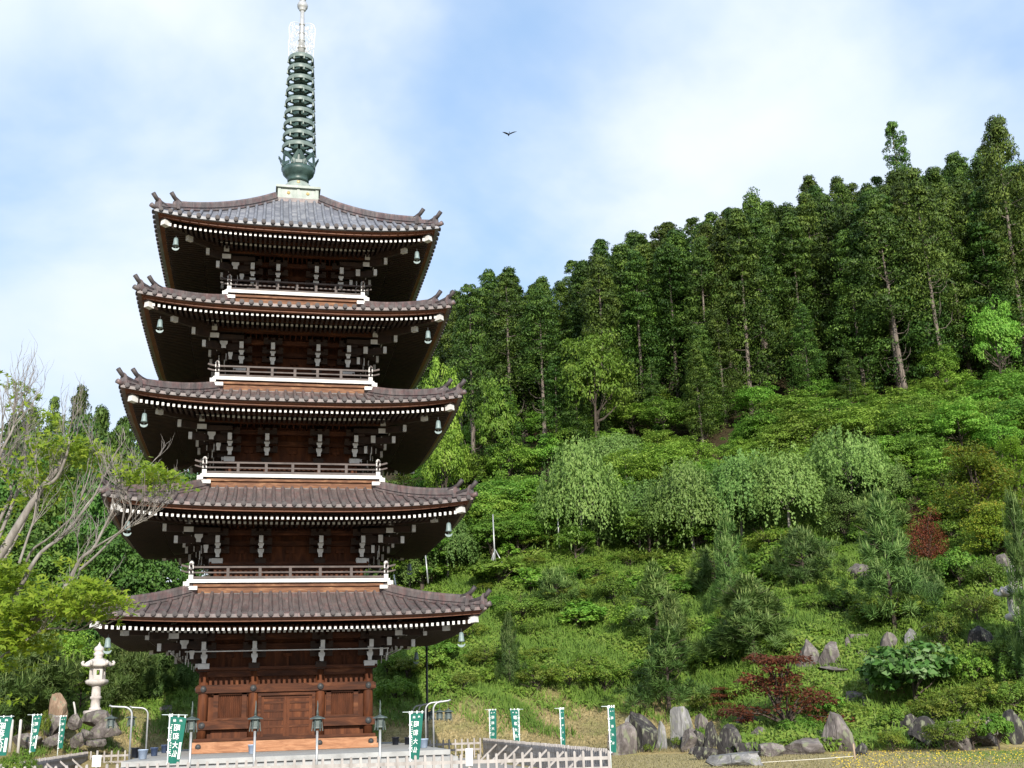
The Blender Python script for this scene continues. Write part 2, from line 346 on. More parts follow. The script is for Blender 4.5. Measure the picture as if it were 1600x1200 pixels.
def build_hill():
    ds = np.concatenate([np.arange(44, 130, 1.0), np.arange(130, 420, 5.)]); ss = np.linspace(-1.1, 1.1, 200)
    D, S = np.meshgrid(ds, ss, indexing='ij'); Rr = S * D; Z = hz(Rr, D)
    mb = MB()
    P = (np.array(CAM)[None, None] + Rr[..., None] * np.array(_R0) + D[..., None] * np.array(_F0)); P[..., 2] = Z
    n = len(ss); me = bpy.data.meshes.new('hillside')
    idx = np.arange(len(ds) * n).reshape(len(ds), n)
    f = np.stack([idx[:-1, :-1], idx[:-1, 1:], idx[1:, 1:], idx[1:, :-1]], -1).reshape(-1, 4)
    me.from_pydata(P.reshape(-1, 3).tolist(), [], f.tolist()); me.polygons.foreach_set('use_smooth', [True] * len(f))
    o = bpy.data.objects.new('hillside', me); COL.objects.link(o); o['kind'] = 'structure'
    m, nt, b = nodes('hillside_soil')
    g = nt.nodes.new('ShaderNodeNewGeometry'); sx = nt.nodes.new('ShaderNodeSeparateXYZ'); L(nt, g.outputs['Position'], sx.inputs[0])
    n1 = nt.nodes.new('ShaderNodeTexNoise'); n1.inputs['Scale'].default_value = .5; n1.inputs['Detail'].default_value = 8; L(nt, g.outputs['Position'], n1.inputs['Vector'])
    n2 = nt.nodes.new('ShaderNodeTexNoise'); n2.inputs['Scale'].default_value = 5; n2.inputs['Detail'].default_value = 6; L(nt, g.outputs['Position'], n2.inputs['Vector'])
    r1 = ramp(nt, [(.3, (.040, .085, .014)), (.55, (.085, .16, .026)), (.75, (.14, .20, .05))]); L(nt, n2.outputs['Fac'], r1.inputs[0])
    r2 = ramp(nt, [(.25, (.19, .15, .065)), (.5, (.32, .25, .12)), (.75, (.42, .34, .18))]); L(nt, n2.outputs['Fac'], r2.inputs[0])
    mr = nt.nodes.new('ShaderNodeMapRange'); mr.inputs['From Min'].default_value = 1.2; mr.inputs['From Max'].default_value = 3.6; L(nt, sx.outputs['Z'], mr.inputs['Value'])
    a1 = nt.nodes.new('ShaderNodeMath'); a1.operation = 'MULTIPLY_ADD'; a1.inputs[1].default_value = 2.2; a1.inputs[2].default_value = -1.05; L(nt, n1.outputs['Fac'], a1.inputs[0])
    a2 = nt.nodes.new('ShaderNodeMath'); a2.operation = 'ADD'; a2.use_clamp = True; L(nt, mr.outputs[0], a2.inputs[0]); L(nt, a1.outputs[0], a2.inputs[1])
    mx = nt.nodes.new('ShaderNodeMix'); mx.data_type = 'RGBA'; L(nt, a2.outputs[0], mx.inputs['Factor']); L(nt, r2.outputs[0], mx.inputs['A']); L(nt, r1.outputs[0], mx.inputs['B'])
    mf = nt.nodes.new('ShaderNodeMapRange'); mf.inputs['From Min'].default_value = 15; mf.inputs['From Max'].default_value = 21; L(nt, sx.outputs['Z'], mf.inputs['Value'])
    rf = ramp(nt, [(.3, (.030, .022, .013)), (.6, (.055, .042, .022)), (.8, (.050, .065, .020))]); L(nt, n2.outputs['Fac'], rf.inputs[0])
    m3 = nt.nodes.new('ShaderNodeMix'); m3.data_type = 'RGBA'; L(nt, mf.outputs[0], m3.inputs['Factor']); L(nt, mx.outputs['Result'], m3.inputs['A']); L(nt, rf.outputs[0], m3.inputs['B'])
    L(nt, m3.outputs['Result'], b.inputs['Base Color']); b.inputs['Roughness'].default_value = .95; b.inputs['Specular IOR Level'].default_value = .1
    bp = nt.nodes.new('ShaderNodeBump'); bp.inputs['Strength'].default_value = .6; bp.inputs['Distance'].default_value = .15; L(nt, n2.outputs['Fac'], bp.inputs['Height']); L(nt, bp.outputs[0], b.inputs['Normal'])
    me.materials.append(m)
build_hill()
g = MB(); g.add([(-900, -400, GZ), (900, -400, GZ), (900, 1500, GZ), (-900, 1500, GZ)], [(0, 1, 2, 3)])
M['lawn'] = noise_mat('dry_lawn', [(.25, (.17, .14, .075)), (.45, (.29, .235, .135)), (.6, (.25, .22, .11)), (.8, (.15, .17, .06))], (1, 1, 1), .45, 12, .95, .4, bscale=9, coord='Object')
o = g.build('lawn', M['lawn']); o['kind'] = 'structure'
# ---------------------------------------------------------------- pagoda
E_ = [7.894, 7.496, 7.153, 6.79, 6.367]          # half width of each roof at its tip
ZE = [5.07, 9.54, 14.15, 18.54, 22.59]           # underside of the eave tiles at mid side
ZT = [5.577, 10.227, 14.855, 19.181, 23.253]     # tip of the corner tiles
ZR = [4.77, 9.315, 14.02, 18.516, 22.524]        # flying rafters at mid side
WB = [3.45, 3.10, 2.78, 2.44, 2.08]              # wall half width
CI = [1.40, 1.28, 1.16, 1.03, .90]               # inner column offset
BB = [0, 4.2835, 3.9534, 3.6192, 3.261]          # balcony half width
ZB = [0, 6.993, 11.646, 16.2185, 20.60]          # balcony fascia centre
ORD = ['lowest', 'second', 'third', 'fourth', 'topmost']
pag = thing('five_storey_pagoda', 'five-storey dark brown wooden pagoda with white-tipped rafters, tiled roofs and a tall ringed bronze spire', 'pagoda')
ROT = [Matrix.Rotation(i * PI / 2, 4, 'Z') for i in range(4)]

def build_roof(k):
    e = E_[k]; top = (BB[k + 1] - .3) if k < 4 else 1.12
    ztop = (ZB[k + 1] - .48) if k < 4 else 26.42
    up = ZT[k] - ZE[k] - .30
    z0 = ZE[k] + .20
    rise = ztop - z0
    pa = .62 if k < 4 else .72
    def wt(t): return e + (top - e) * t
    def S(a, t, lift=0):
        w_ = wt(t); t_ = min(1, max(0, t))
        return (a, -(e + (top - e) * t), z0 + lift + rise * (pa * t_ + (1 - pa) * t_ ** 2.2) + up * abs(a / w_) ** 3.2 * (1 - t_) ** 1.6)
    def ec(a, q=None): return up * min(1, abs(a / (q or e))) ** 3.2
    mt = M['tile_top'] if k == 4 else M['tile']
    tiles = MB()
    for rm in ROT:
        tiles.M = rm
        # tile bed
        rows = []
        for i in range(9):
            t = i / 8; w_ = wt(t)
            rows.append([S(w_ * (j / 16 - 1), t) for j in range(33)])
        tiles.sheet(rows)
        # eave face of the tiles and the underside of their overhang
        n = 33
        f1 = [(e * (j / 16 - 1), -e, z0 + ec(e * (j / 16 - 1))) for j in range(n)]
        f2 = [(e * (j / 16 - 1), -e, z0 - .13 + ec(e * (j / 16 - 1))) for j in range(n)]
        f3 = [((e - .3) * (j / 16 - 1), -(e - .3), z0 - .15 + ec(e * (j / 16 - 1))) for j in range(n)]
        tiles.sheet([f2, f1]); tiles.sheet([f3, f2])
    o = tiles.build('roof', mt, pag)
    o['label'] = ORD[k] + ' roof of round copper tiles with upturned corners'
    # round tiles running down the slope, with their end discs
    rl = MB()
    sp = .405; nr = int((e - .12) / sp)
    for rm in ROT:
        rl.M = rm
        for i in range(-nr, nr + 1):
            a = i * sp
            tend = 1 if abs(a) < top else (e - abs(a)) / (e - top)
            tend = min(1, tend)
            if tend < .03: continue
            ns = 7; pth = [S(a, tend * j / ns - (.012 if j == 0 else 0), .035) for j in range(ns + 1)]
            rl.tube(pth, .082, 6, cap=False)
            p = Vector(pth[0]); rl.mi = 1
            rl.tube([p + Vector((0, -.05, -.03)), p + Vector((0, .05, -.03))], .10, 10, smooth=False)
            rl.tube([p + Vector((0, -.065, -.03)), p + Vector((0, -.045, -.03))], .065, 8, smooth=False); rl.mi = 0
    rl.build('tile_rolls', [mt, M['tile_end']], o)
    # hip ridges with their two horn ends
    for q in range(4):
        rg = MB(); rg.M = ROT[q]
        def hp(t, lift): 
            p = S(-wt(t), t, lift); return Vector((p[0], p[1], p[2]))
        for (t0, t1, wd, ht) in ((.035, .22, .2, .2), (.17, 1, .27, .32)):
            ps = [hp(t0 + (t1 - t0) * i / 10, 0) for i in range(11)]
            for i in range(10):
                rg.beam(ps[i] + Vector((0, 0, ht / 2)), ps[i + 1] + Vector((0, 0, ht / 2)), wd, ht)
                rg.beam(ps[i] + Vector((0, 0, ht * .45)), ps[i + 1] + Vector((0, 0, ht * .45)), wd + .09, .035)
            rg.tube([p + Vector((0, 0, ht + .02)) for p in ps], wd * .42, 8)
            # onigawara plate and horn
            d = (ps[0] - ps[1]); d.z = 0; d.normalize(); sd = Vector((-d.y, d.x, 0))
            b = ps[0] + d * .02
            pr = [b + sd * (x * wd) + Vector((0, 0, z)) for x, z in ((-.85, -.02), (.85, -.02), (.9, .2), (.6, .42), (0, .52), (-.6, .42), (-.9, .2))]
            n_ = len(pr); rg.add(pr + [p + d * .1 for p in pr], [tuple(range(n_))[::-1], tuple(range(n_, 2 * n_))] + [(i, (i + 1) % n_, (i + 1) % n_ + n_, i + n_) for i in range(n_)])
            horn = [b - d * .75 + Vector((0, 0, ht + .0)), b - d * .4 + Vector((0, 0, ht + .03)), b - d * .1 + Vector((0, 0, ht + .10)), b + d * .15 + Vector((0, 0, ht + .22)), b + d * .36 + Vector((0, 0, ht + .42))]
            rg.mi = 1; rg.tube(horn, [.11, .12, .11, .095, .10], 8); rg.mi = 0
        # corner round tile that sticks out
        c0 = hp(0, .05); d = Vector((-1, -1, 0)).normalized()
        rg.tube([c0 - d * .3, c0 + d * .05, c0 + d * .2 + Vector((0, 0, .05))], [.09, .1, .11], 8)
        rg.build('hip_ridge', [M['tile'], M['tile_end']], o)
    if k < 4:
        cv = MB()
        for rm in ROT:
            cv.M = rm; cv.box((0, -top - .03, ztop + .03), (2 * top + .1, .12, .16))
        cv.build('flashing', M['tile'], o)
    # eave boards
    eb = MB()
    for rm in ROT:
        eb.M = rm; n = 33
        q0 = e - .16; q1 = e - .24
        A = [(q0 * (j / 16 - 1), -q0, z0 - .135 + ec(e * (j / 16 - 1))) for j in range(n)]
        B = [(q0 * (j / 16 - 1), -q0, z0 - .20 + ec(e * (j / 16 - 1))) for j in range(n)]
        C1 = [(q1 * (j / 16 - 1), -q1, z0 - .205 + ec(e * (j / 16 - 1))) for j in range(n)]
        D = [(q1 * (j / 16 - 1), -q1, z0 - .28 + ec(e * (j / 16 - 1))) for j in range(n)]
        G = [((q1 - .22) * (j / 16 - 1), -(q1 - .22), z0 - .285 + ec(e * (j / 16 - 1))) for j in range(n)]
        eb.sheet([B, A]); eb.sheet([C1, B]); eb.sheet([D, C1]); eb.sheet([G, D])
    eb.build('eave_board', M['wood_eave'], o)
    # soffit, sloping gently up to the wall
    so_ = MB(); wl = WB[k]
    zs0 = ZR[k] + .11; zs1 = ZR[k] + .45
    for rm in ROT:
        so_.M = rm; rows = []
        for i in range(7):
            t = i / 6; q = (e - .40) + (wl - .2 - e + .40) * t
            rows.append([(q * (j / 16 - 1), -q, zs0 + (zs1 - zs0) * t + up * .85 * abs(j / 16 - 1) ** 3.2 * (1 - t) ** 1.3) for j in range(33)])
        so_.sheet(rows, flip=True)
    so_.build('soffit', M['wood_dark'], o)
    # two rows of rafters; each row keeps its white end caps as a second material
    for row, (q0, q1, zc, wd, ht, spc) in enumerate(((e - .42, e - 2.1, ZR[k] - .42 * (ZE[k] - 1.1) / 47.0, .10, .14, .219), (e - 2.0, wl, ZR[k] - .02, .105, .145, .219))):
        rf = MB(); n = int((q0 - .22) / spc)
        for rm in ROT:
            rf.M = rm
            for i in range(-n, n + 1):
                a = (i) * spc
                yb = max(q1, abs(a) + .05)
                if yb > q0 - .12: continue
                dz = ec(a, q0) * (.8 if row == 0 else .62)
                fr = (q0 - yb) / (q0 - q1)
                za = zc + dz; zb = (zc + .22 * fr if row else zc + (ZR[k] + .13 - zc) * fr) + dz * (1 - fr)
                cap = .003
                rf.mi = 0; rf.beam((a, -q0 + cap, za), (a, -yb, zb), wd, ht)
                rf.mi = 1; rf.add([(a - wd / 2, -q0, za - ht / 2), (a + wd / 2, -q0, za - ht / 2), (a + wd / 2, -q0, za + ht / 2), (a - wd / 2, -q0, za + ht / 2)], [(0, 1, 2, 3)])
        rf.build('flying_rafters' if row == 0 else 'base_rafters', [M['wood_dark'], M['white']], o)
    # purlin board between the two rows
    kb = MB(); q0 = e - 1.98
    for rm in ROT:
        kb.M = rm
        kb.sheet([[(q0 * (j / 16 - 1), -q0, ZR[k] - .07 + .13 + ec(q0 * (j / 16 - 1), q0) * .62) for j in range(33)],
                  [(q0 * (j / 16 - 1), -q0, ZR[k] + .11 + .12 + ec(q0 * (j / 16 - 1), q0) * .62) for j in range(33)]])
    kb.build('eave_purlin', M['wood_eave'], o)
    # hip rafters
    for q in range(4):
        hr = MB(); hr.M = ROT[q]
        for (qo, dz, w_, h_) in ((e - .36, ZT[k] - .62, .30, .30), (e - 1.36, ZT[k] - .82, .22, .27)):
            hr.mi = 0; hr.beam((-(qo - .2), -(qo - .2), dz), (-wl, -wl, dz + .1), w_ * .85, h_ * .9)
            hr.mi = 1
            if h_ == .30:
                hr.beam((-qo, -qo, dz + .03), (-(qo - .22), -(qo - .22), dz), .26, .25)
                hr.mi = 0; hr.beam((-qo - .03, -qo - .03, dz + .19), (-(qo - .35), -(qo - .35), dz + .16), w_ + .06, .05)
            else:
                hr.beam((-qo, -qo, dz), (-(qo - .2), -(qo - .2), dz), w_ * .8, h_ + .02)
        hr.build('hip_rafter', [M['wood_dark'], M['white']], o)
    return o

def white_arm(mb, out, a, z, top_w, bot_w, h):
    """white painted end of a bracket arm: wide block over a narrow curved nose"""
    y = -out; d = .035
    pr = [(-bot_w / 2, -h / 2), (bot_w / 2, -h / 2), (bot_w / 2, -h * .12), (top_w / 2, h * .16), (top_w / 2, h / 2), (-top_w / 2, h / 2), (-top_w / 2, h * .16), (-bot_w / 2, -h * .12)]
    vs = [(a + x, y, z + zz) for x, zz in pr] + [(a + x, y + d, z + zz) for x, zz in pr]; n = len(pr)
    mb.add(vs, [tuple(range(n)), tuple(range(2 * n - 1, n - 1, -1))] + [(i, i + n, (i + 1) % n + n, (i + 1) % n) for i in range(n)])

def build_brackets(k, wall):
    wl = WB[k]; ze = ZE[k]
    lo = .12 if k == 0 else 0
    for q in range(4):
        for a in (-wl, -CI[k], CI[k], wl):
            if abs(a) == wl: continue
            br = MB(); br.M = ROT[q]; bracket(br, wl, a, ze, k); br.build('bracket', [M['wood_dark'], M['white']], wall)
        # corner bracket (carries the arms of two faces and the diagonal)
        br = MB(); br.M = ROT[q]
        bracket(br, wl, -wl, ze, k, corner=True)
        br.M = ROT[(q + 3) % 4]; bracket(br, wl, wl, ze, k, corner=True)
        br.M = ROT[q]
        e = E_[k]
        for (qo, z) in ((e - 2.25, ze - .43), (e - 2.70, ze - .86)):
            br.mi = 0; br.beam((-(qo - .12), -(qo - .12), z), (-wl, -wl, z + .25), .2, .28)
            br.mi = 1; br.box((-qo, -qo, z), (.15, .15, .30))
        # purlin crossing at the corner: white ends facing out of each face
        for fl in (0, 1):
            def P(x, y, z): return (x, y, z) if fl == 0 else (y, x, z)
            qq = wl + 1.22
            for (q2, o2, z, tw, bw, h) in ((qq, .35, ze - .02, .24, .24, .3), (qq, .33, ze - .40, .42, .42, .22), (wl + .80, .42, ze - .72, .34, .2, .34), (wl + .5, .3, ze - 1.12, .2, .14, .34)):
                br.mi = 0; br.beam(P(-q2, -(q2 + o2 - .12), z), P(-q2, -(wl - .1), z), tw * .8, h * .9)
                br.mi = 1
                if fl == 0: white_arm(br, q2 + o2, -q2, z, tw, bw, h)
                else: br.box(P(-q2, -(q2 + o2 - .10), z), P(bw, .03, h))
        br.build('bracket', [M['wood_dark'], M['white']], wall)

def bracket(br, wl, a, ze, k, corner=False):
    # bearing block on the column head
    br.mi = 1 if corner else 0
    br.box((a + (.0 if not corner else math.copysign(.02, a)), -wl - .16, ze - 1.58), (.46, .42, .22))
    br.mi = 0
    br.add([(a + sx * x, -wl - .16 + sy * y, ze - 1.69 + z) for (x, y, z) in ((.22, .2, 0), (.15, .13, -.1)) for (sx, sy) in ((-1, -1), (1, -1), (1, 1), (-1, 1))],
           [(0, 1, 5, 4), (1, 2, 6, 5), (2, 3, 7, 6), (3, 0, 4, 7), (4, 5, 6, 7)])
    # stepped arms out from the wall, cross arms parallel to the wall
    for (o, z, h) in ((.62, ze - 1.32, .26), (1.0, ze - 1.0, .24), (1.36, ze - .66, .24)):
        br.mi = 0
        br.beam((a, -wl + .1, z), (a, -wl - o + .06, z), .16, h)
        ln = .95 - .1 * (o > 1)
        br.box((a, -wl - o + .28, z + .16), (ln, .15, .18))
        for s in (-1, 0, 1):
            br.box((a + s * (ln / 2 - .1), -wl - o + .28, z + .29), (.2, .2, .13))
    br.mi = 1
    white_arm(br, wl + .80, a, ze - 1.30, .26, .16, .36)
    white_arm(br, wl + 1.05, a, ze - 1.02, .24, .15, .22)
    # tail rafter
    br.mi = 0; br.beam((a, -wl - 1.42, ze - .80), (a, -wl, ze - .35), .15, .24)
    br.mi = 1; br.box((a, -wl - 1.46, ze - .80), (.175, .12, .30))

def column_mb(k, q, a, z0, z1):
    c = MB(); c.M = ROT[q]; r_ = .21 if k == 0 else .17
    c.lathe([(r_ * .98, z0), (r_, z0 + .5 * (z1 - z0)), (r_ * .94, z1)], 14, (a, -WB[k], 0))
    return c

def build_wall(k):
    wl = WB[k]; z0 = .45 if k == 0 else ZB[k]
    z1 = ZE[k] - 1.72
    wm = MB()
    for rm in ROT:
        wm.M = rm; wm.add([(-wl + .05, -wl + .1, z0), (wl - .05, -wl + .1, z0), (wl - .05, -wl + .1, ZE[k] + .3), (-wl + .05, -wl + .1, ZE[k] + .3)], [(0, 1, 2, 3)])
        # small framing pieces between the brackets
        for a in (-(wl + CI[k]) / 2, 0, (wl + CI[k]) / 2):
            wm.box((a, -wl + .06, ZE[k] - 1.45), (.12, .1, .5)); wm.box((a, -wl + .04, ZE[k] - 1.15), (.36, .14, .14))
    wall = wm.build('wall', M['wood'], pag)
    # columns
    for q in range(4):
        for a in (-wl, -CI[k], CI[k]):
            column_mb(k, q, a, z0, z1 + .05).build('column', M['wood'], wall)
    # head beam and cap plate (one ring each)
    bm = MB()
    for rm in ROT:
        bm.M = rm
        bm.box((0, -wl - .02, z1 - .17), (2 * wl + .3, .24, .26))
        bm.box((0, -wl - .10, z1 + .03), (2 * wl + .62, .5, .13))
    bm.build('head_beam', M['wood_beam'], wall)
    # through-tie purlins carried by the brackets
    pb = MB()
    for rm in ROT:
        pb.M = rm
        pb.box((0, -wl - 1.22, ZE[k] + .0), (2 * wl + 2.9, .2, .26))
        pb.box((0, -wl - .72, ZE[k] - .42), (2 * wl + 1.8, .16, .2))
        pb.box((0, -wl + .0, ZE[k] - .78), (2 * wl + .3, .18, .22))
        # ribbed boards bridging wall and purlin
        for i in range(-9, 10):
            if abs(i) in (4, 9): continue
            a = i * wl / 9.5
            pb.beam((a, -wl - 1.1, ZE[k] - .02), (a, -wl - .2, ZE[k] - .36), .05, .09)
    pb.build('bracket_purlin', M['wood_beam'], wall)
    build_brackets(k, wall)
    if k == 0:
        tie = MB()
        for rm in ROT:
            tie.M = rm
            tie.box((0, -wl - .19, 2.56), (2 * wl + .44, .11, .33)); tie.box((0, -wl - .155, 2.56), (2 * wl + .62, .15, .24))
            for (x0, x1) in ((-wl - .24, -CI[0] - .15), (CI[0] + .15, wl + .24)):
                tie.box(((x0 + x1) / 2, -wl - .2, 1.10), (x1 - x0, .13, .34))
            tie.box((0, -wl - .22, .52), (2 * wl + .56, .16, .12))
        tie.build('tie_beam', M['wood_beam'], wall)
        for q in range(4):
            for a in (-wl, -CI[0], CI[0], wl):
                for z in (2.56, 1.10):
                    if abs(a) != wl and z == 1.10: continue
                    h = MB(); h.M = ROT[q]
                    h.M = ROT[q] @ Matrix.Translation((a, -wl - .26, z)) @ Matrix.Rotation(PI / 2, 4, 'X')
                    h.lathe([(.14, 0), (.14, .02), (.11, .05), (.05, .085), (0, .095)], 10); h.build('nail_cover', M['iron'], wall)
        sl_ = MB()
        for rm in ROT:
            sl_.M = rm
            sl_.box((0, -wl - .04, .31), (2 * wl + .62, .62, .26)); sl_.box((0, -wl - .06, .09), (2 * wl + .76, .70, .178))
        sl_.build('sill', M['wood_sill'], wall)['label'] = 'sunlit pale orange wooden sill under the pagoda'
        for q in range(4):
            for a in (-wl - .1, CI[0], wl + .1):
                h = MB(); h.M = ROT[q] @ Matrix.Translation((a, -wl - .36, .26)) @ Matrix.Rotation(PI / 2, 4, 'X')
                h.lathe([(.12, 0), (.12, .02), (.09, .06), (0, .08)], 10); h.build('nail_cover', M['iron'], wall)
        for q in range(4):
            # double door
            fr = MB(); fr.M = ROT[q]
            for x in (-1.13, 1.13): fr.box((x, -wl - .02, 1.38), (.13, .22, 1.72))
            fr.box((0, -wl - .02, 2.31), (2.4, .22, .14))
            fr.build('door_frame', M['wood_beam'], wall)
            for s in (-1, 1):
                d = MB(); d.M = ROT[q]; xc = s * .535
                d.box((xc, -wl + .04, 1.40), (1.05, .06, 1.68))
                for x in (xc - .47, xc + .47): d.box((x, -wl + .0, 1.40), (.12, .05, 1.68))
                for z in (.63, .98, 1.28, 1.62, 1.95, 2.17): d.mi = 1; d.box((xc, -wl + .003, z), (.82, .045, .10)); d.mi = 0
                d.build('door', [M['wood'], M['wood_beam']], wall)
            for s in (-1, 1):
                xc = s * 2.34; wf = MB(); wf.M = ROT[q]
                for x in (xc - .58, xc + .58): wf.box((x, -wl + .0, 1.84), (.2, .18, 1.12))
                wf.box((xc, -wl + .0, 1.33), (1.5, .24, .1)); wf.box((xc, -wl + .0, 2.36), (1.5, .18, .1))
                wf.build('window_frame', M['wood_beam'], wall)
                wn = MB(); wn.M = ROT[q]
                for i in range(12): wn.box((xc - .44 + i * .08, -wl + .04, 1.84), (.045, .05, .95), Matrix.Rotation(PI / 4, 3, 'Z'))
                wn.build('window', M['lattice'], wall)
                pn = MB(); pn.M = ROT[q]; pn.box((xc, -wl + .04, .69), (1.5, .06, .4)); pn.build('wall_panel', M['wood'], wall)
        # thin white rail tied between the brackets of the lowest storey
        tr = MB()
        for rm in ROT:
            tr.M = rm; tr.tube([(-wl - .75, -wl - 1.35, ZE[0] - 1.03), (wl + .75, -wl - 1.35, ZE[0] - 1.03)], .028, 6)
        tr.build('white_rail', M['white'], wall)
    return wall

def build_balcony(k):
    b = BB[k]; zb = ZB[k]
    fl = MB()
    for rm in ROT:
        fl.M = rm
        fl.box((0, -(b + WB[k]) / 2, zb + .0), (2 * b - .06 if rm is ROT[0] or rm is ROT[2] else 2 * WB[k], b - WB[k] - .03, .12))
    bal = fl.build('balcony', M['wood_pale'], pag)
    bal['label'] = {1: 'lowest', 2: 'second', 3: 'third', 4: 'topmost'}[k] + ' balcony with a white edge and brown railing'
    fc = MB()
    for rm in ROT:
        fc.M = rm; fc.box((-.03, -b + .01, zb), (2 * b - .06, .07, .155))
    fc.build('fascia', M['white'], bal)
    bs = MB()
    for rm in ROT:
        bs.M = rm
        bs.mi = 0; bs.box((0, -b + .30, zb - .30), (2 * b - .7, .2, .38)); bs.box((0, -b + .18, zb - .17), (2 * b - .5, .16, .12))
        bs.mi = 1
        for s in (-1, 1):
            bs.box((s * (b + .08), -b + .02, zb - .13), (.16, .16, .2)); bs.box((s * (b - .22), -b - .0, zb - .30), (.42, .2, .16))
    bs.build('floor_beam', [M['wood_pale'], M['white']], bal)
    rb = b - .14
    for q in range(4):
        ra = MB(); ra.M = ROT[q]
        ex = .42
        ra.box((0, -rb, zb + .16), (2 * rb + .0, .09, .09))
        for z, r_ in ((.37, .038), (.60, .05)):
            n = 12; pts = []
            for i in range(n + 1):
                x = -(rb + ex) + 2 * (rb + ex) * i / n
                pts.append((x, -rb, zb + z + .10 * max(0, (abs(x) - rb) / ex) ** 2))
            pts = [(-(rb + ex), -rb, zb + z + .09), (-(rb + ex * .5), -rb, zb + z + .03), (-rb, -rb, zb + z), (rb, -rb, zb + z), (rb + ex * .5, -rb, zb + z + .03), (rb + ex, -rb, zb + z + .09)]
            for i in range(5): ra.beam(pts[i], pts[i + 1], .09, .075 if z > .5 else .06)
        for a in (-CI[k] * 2.05, -CI[k], 0, CI[k], CI[k] * 2.05):
            ra.box((a, -rb, zb + .34), (.12, .1, .44))
        ra.build('railing', M['rail'], bal)
        po = MB(); po.M = ROT[q]
        for z, h, w_ in ((.17, .20, .19), (.30, .08, .12), (.38, .10, .18), (.48, .10, .12), (.60, .15, .19)):
            po.mi = 0 if w_ > .13 else 1
            po.box((-rb, -rb, zb + z), (w_, w_, h))
        po.mi = 0; po.lathe([(.05, .66), (.10, .72), (.105, .78), (.07, .84), (0, .88)], 10, (-rb, -rb, zb))
        po.build('corner_post', [M['white'], M['rail']], bal)

for k in range(5): build_roof(k); build_wall(k)
for k in range(1, 5): build_balcony(k)

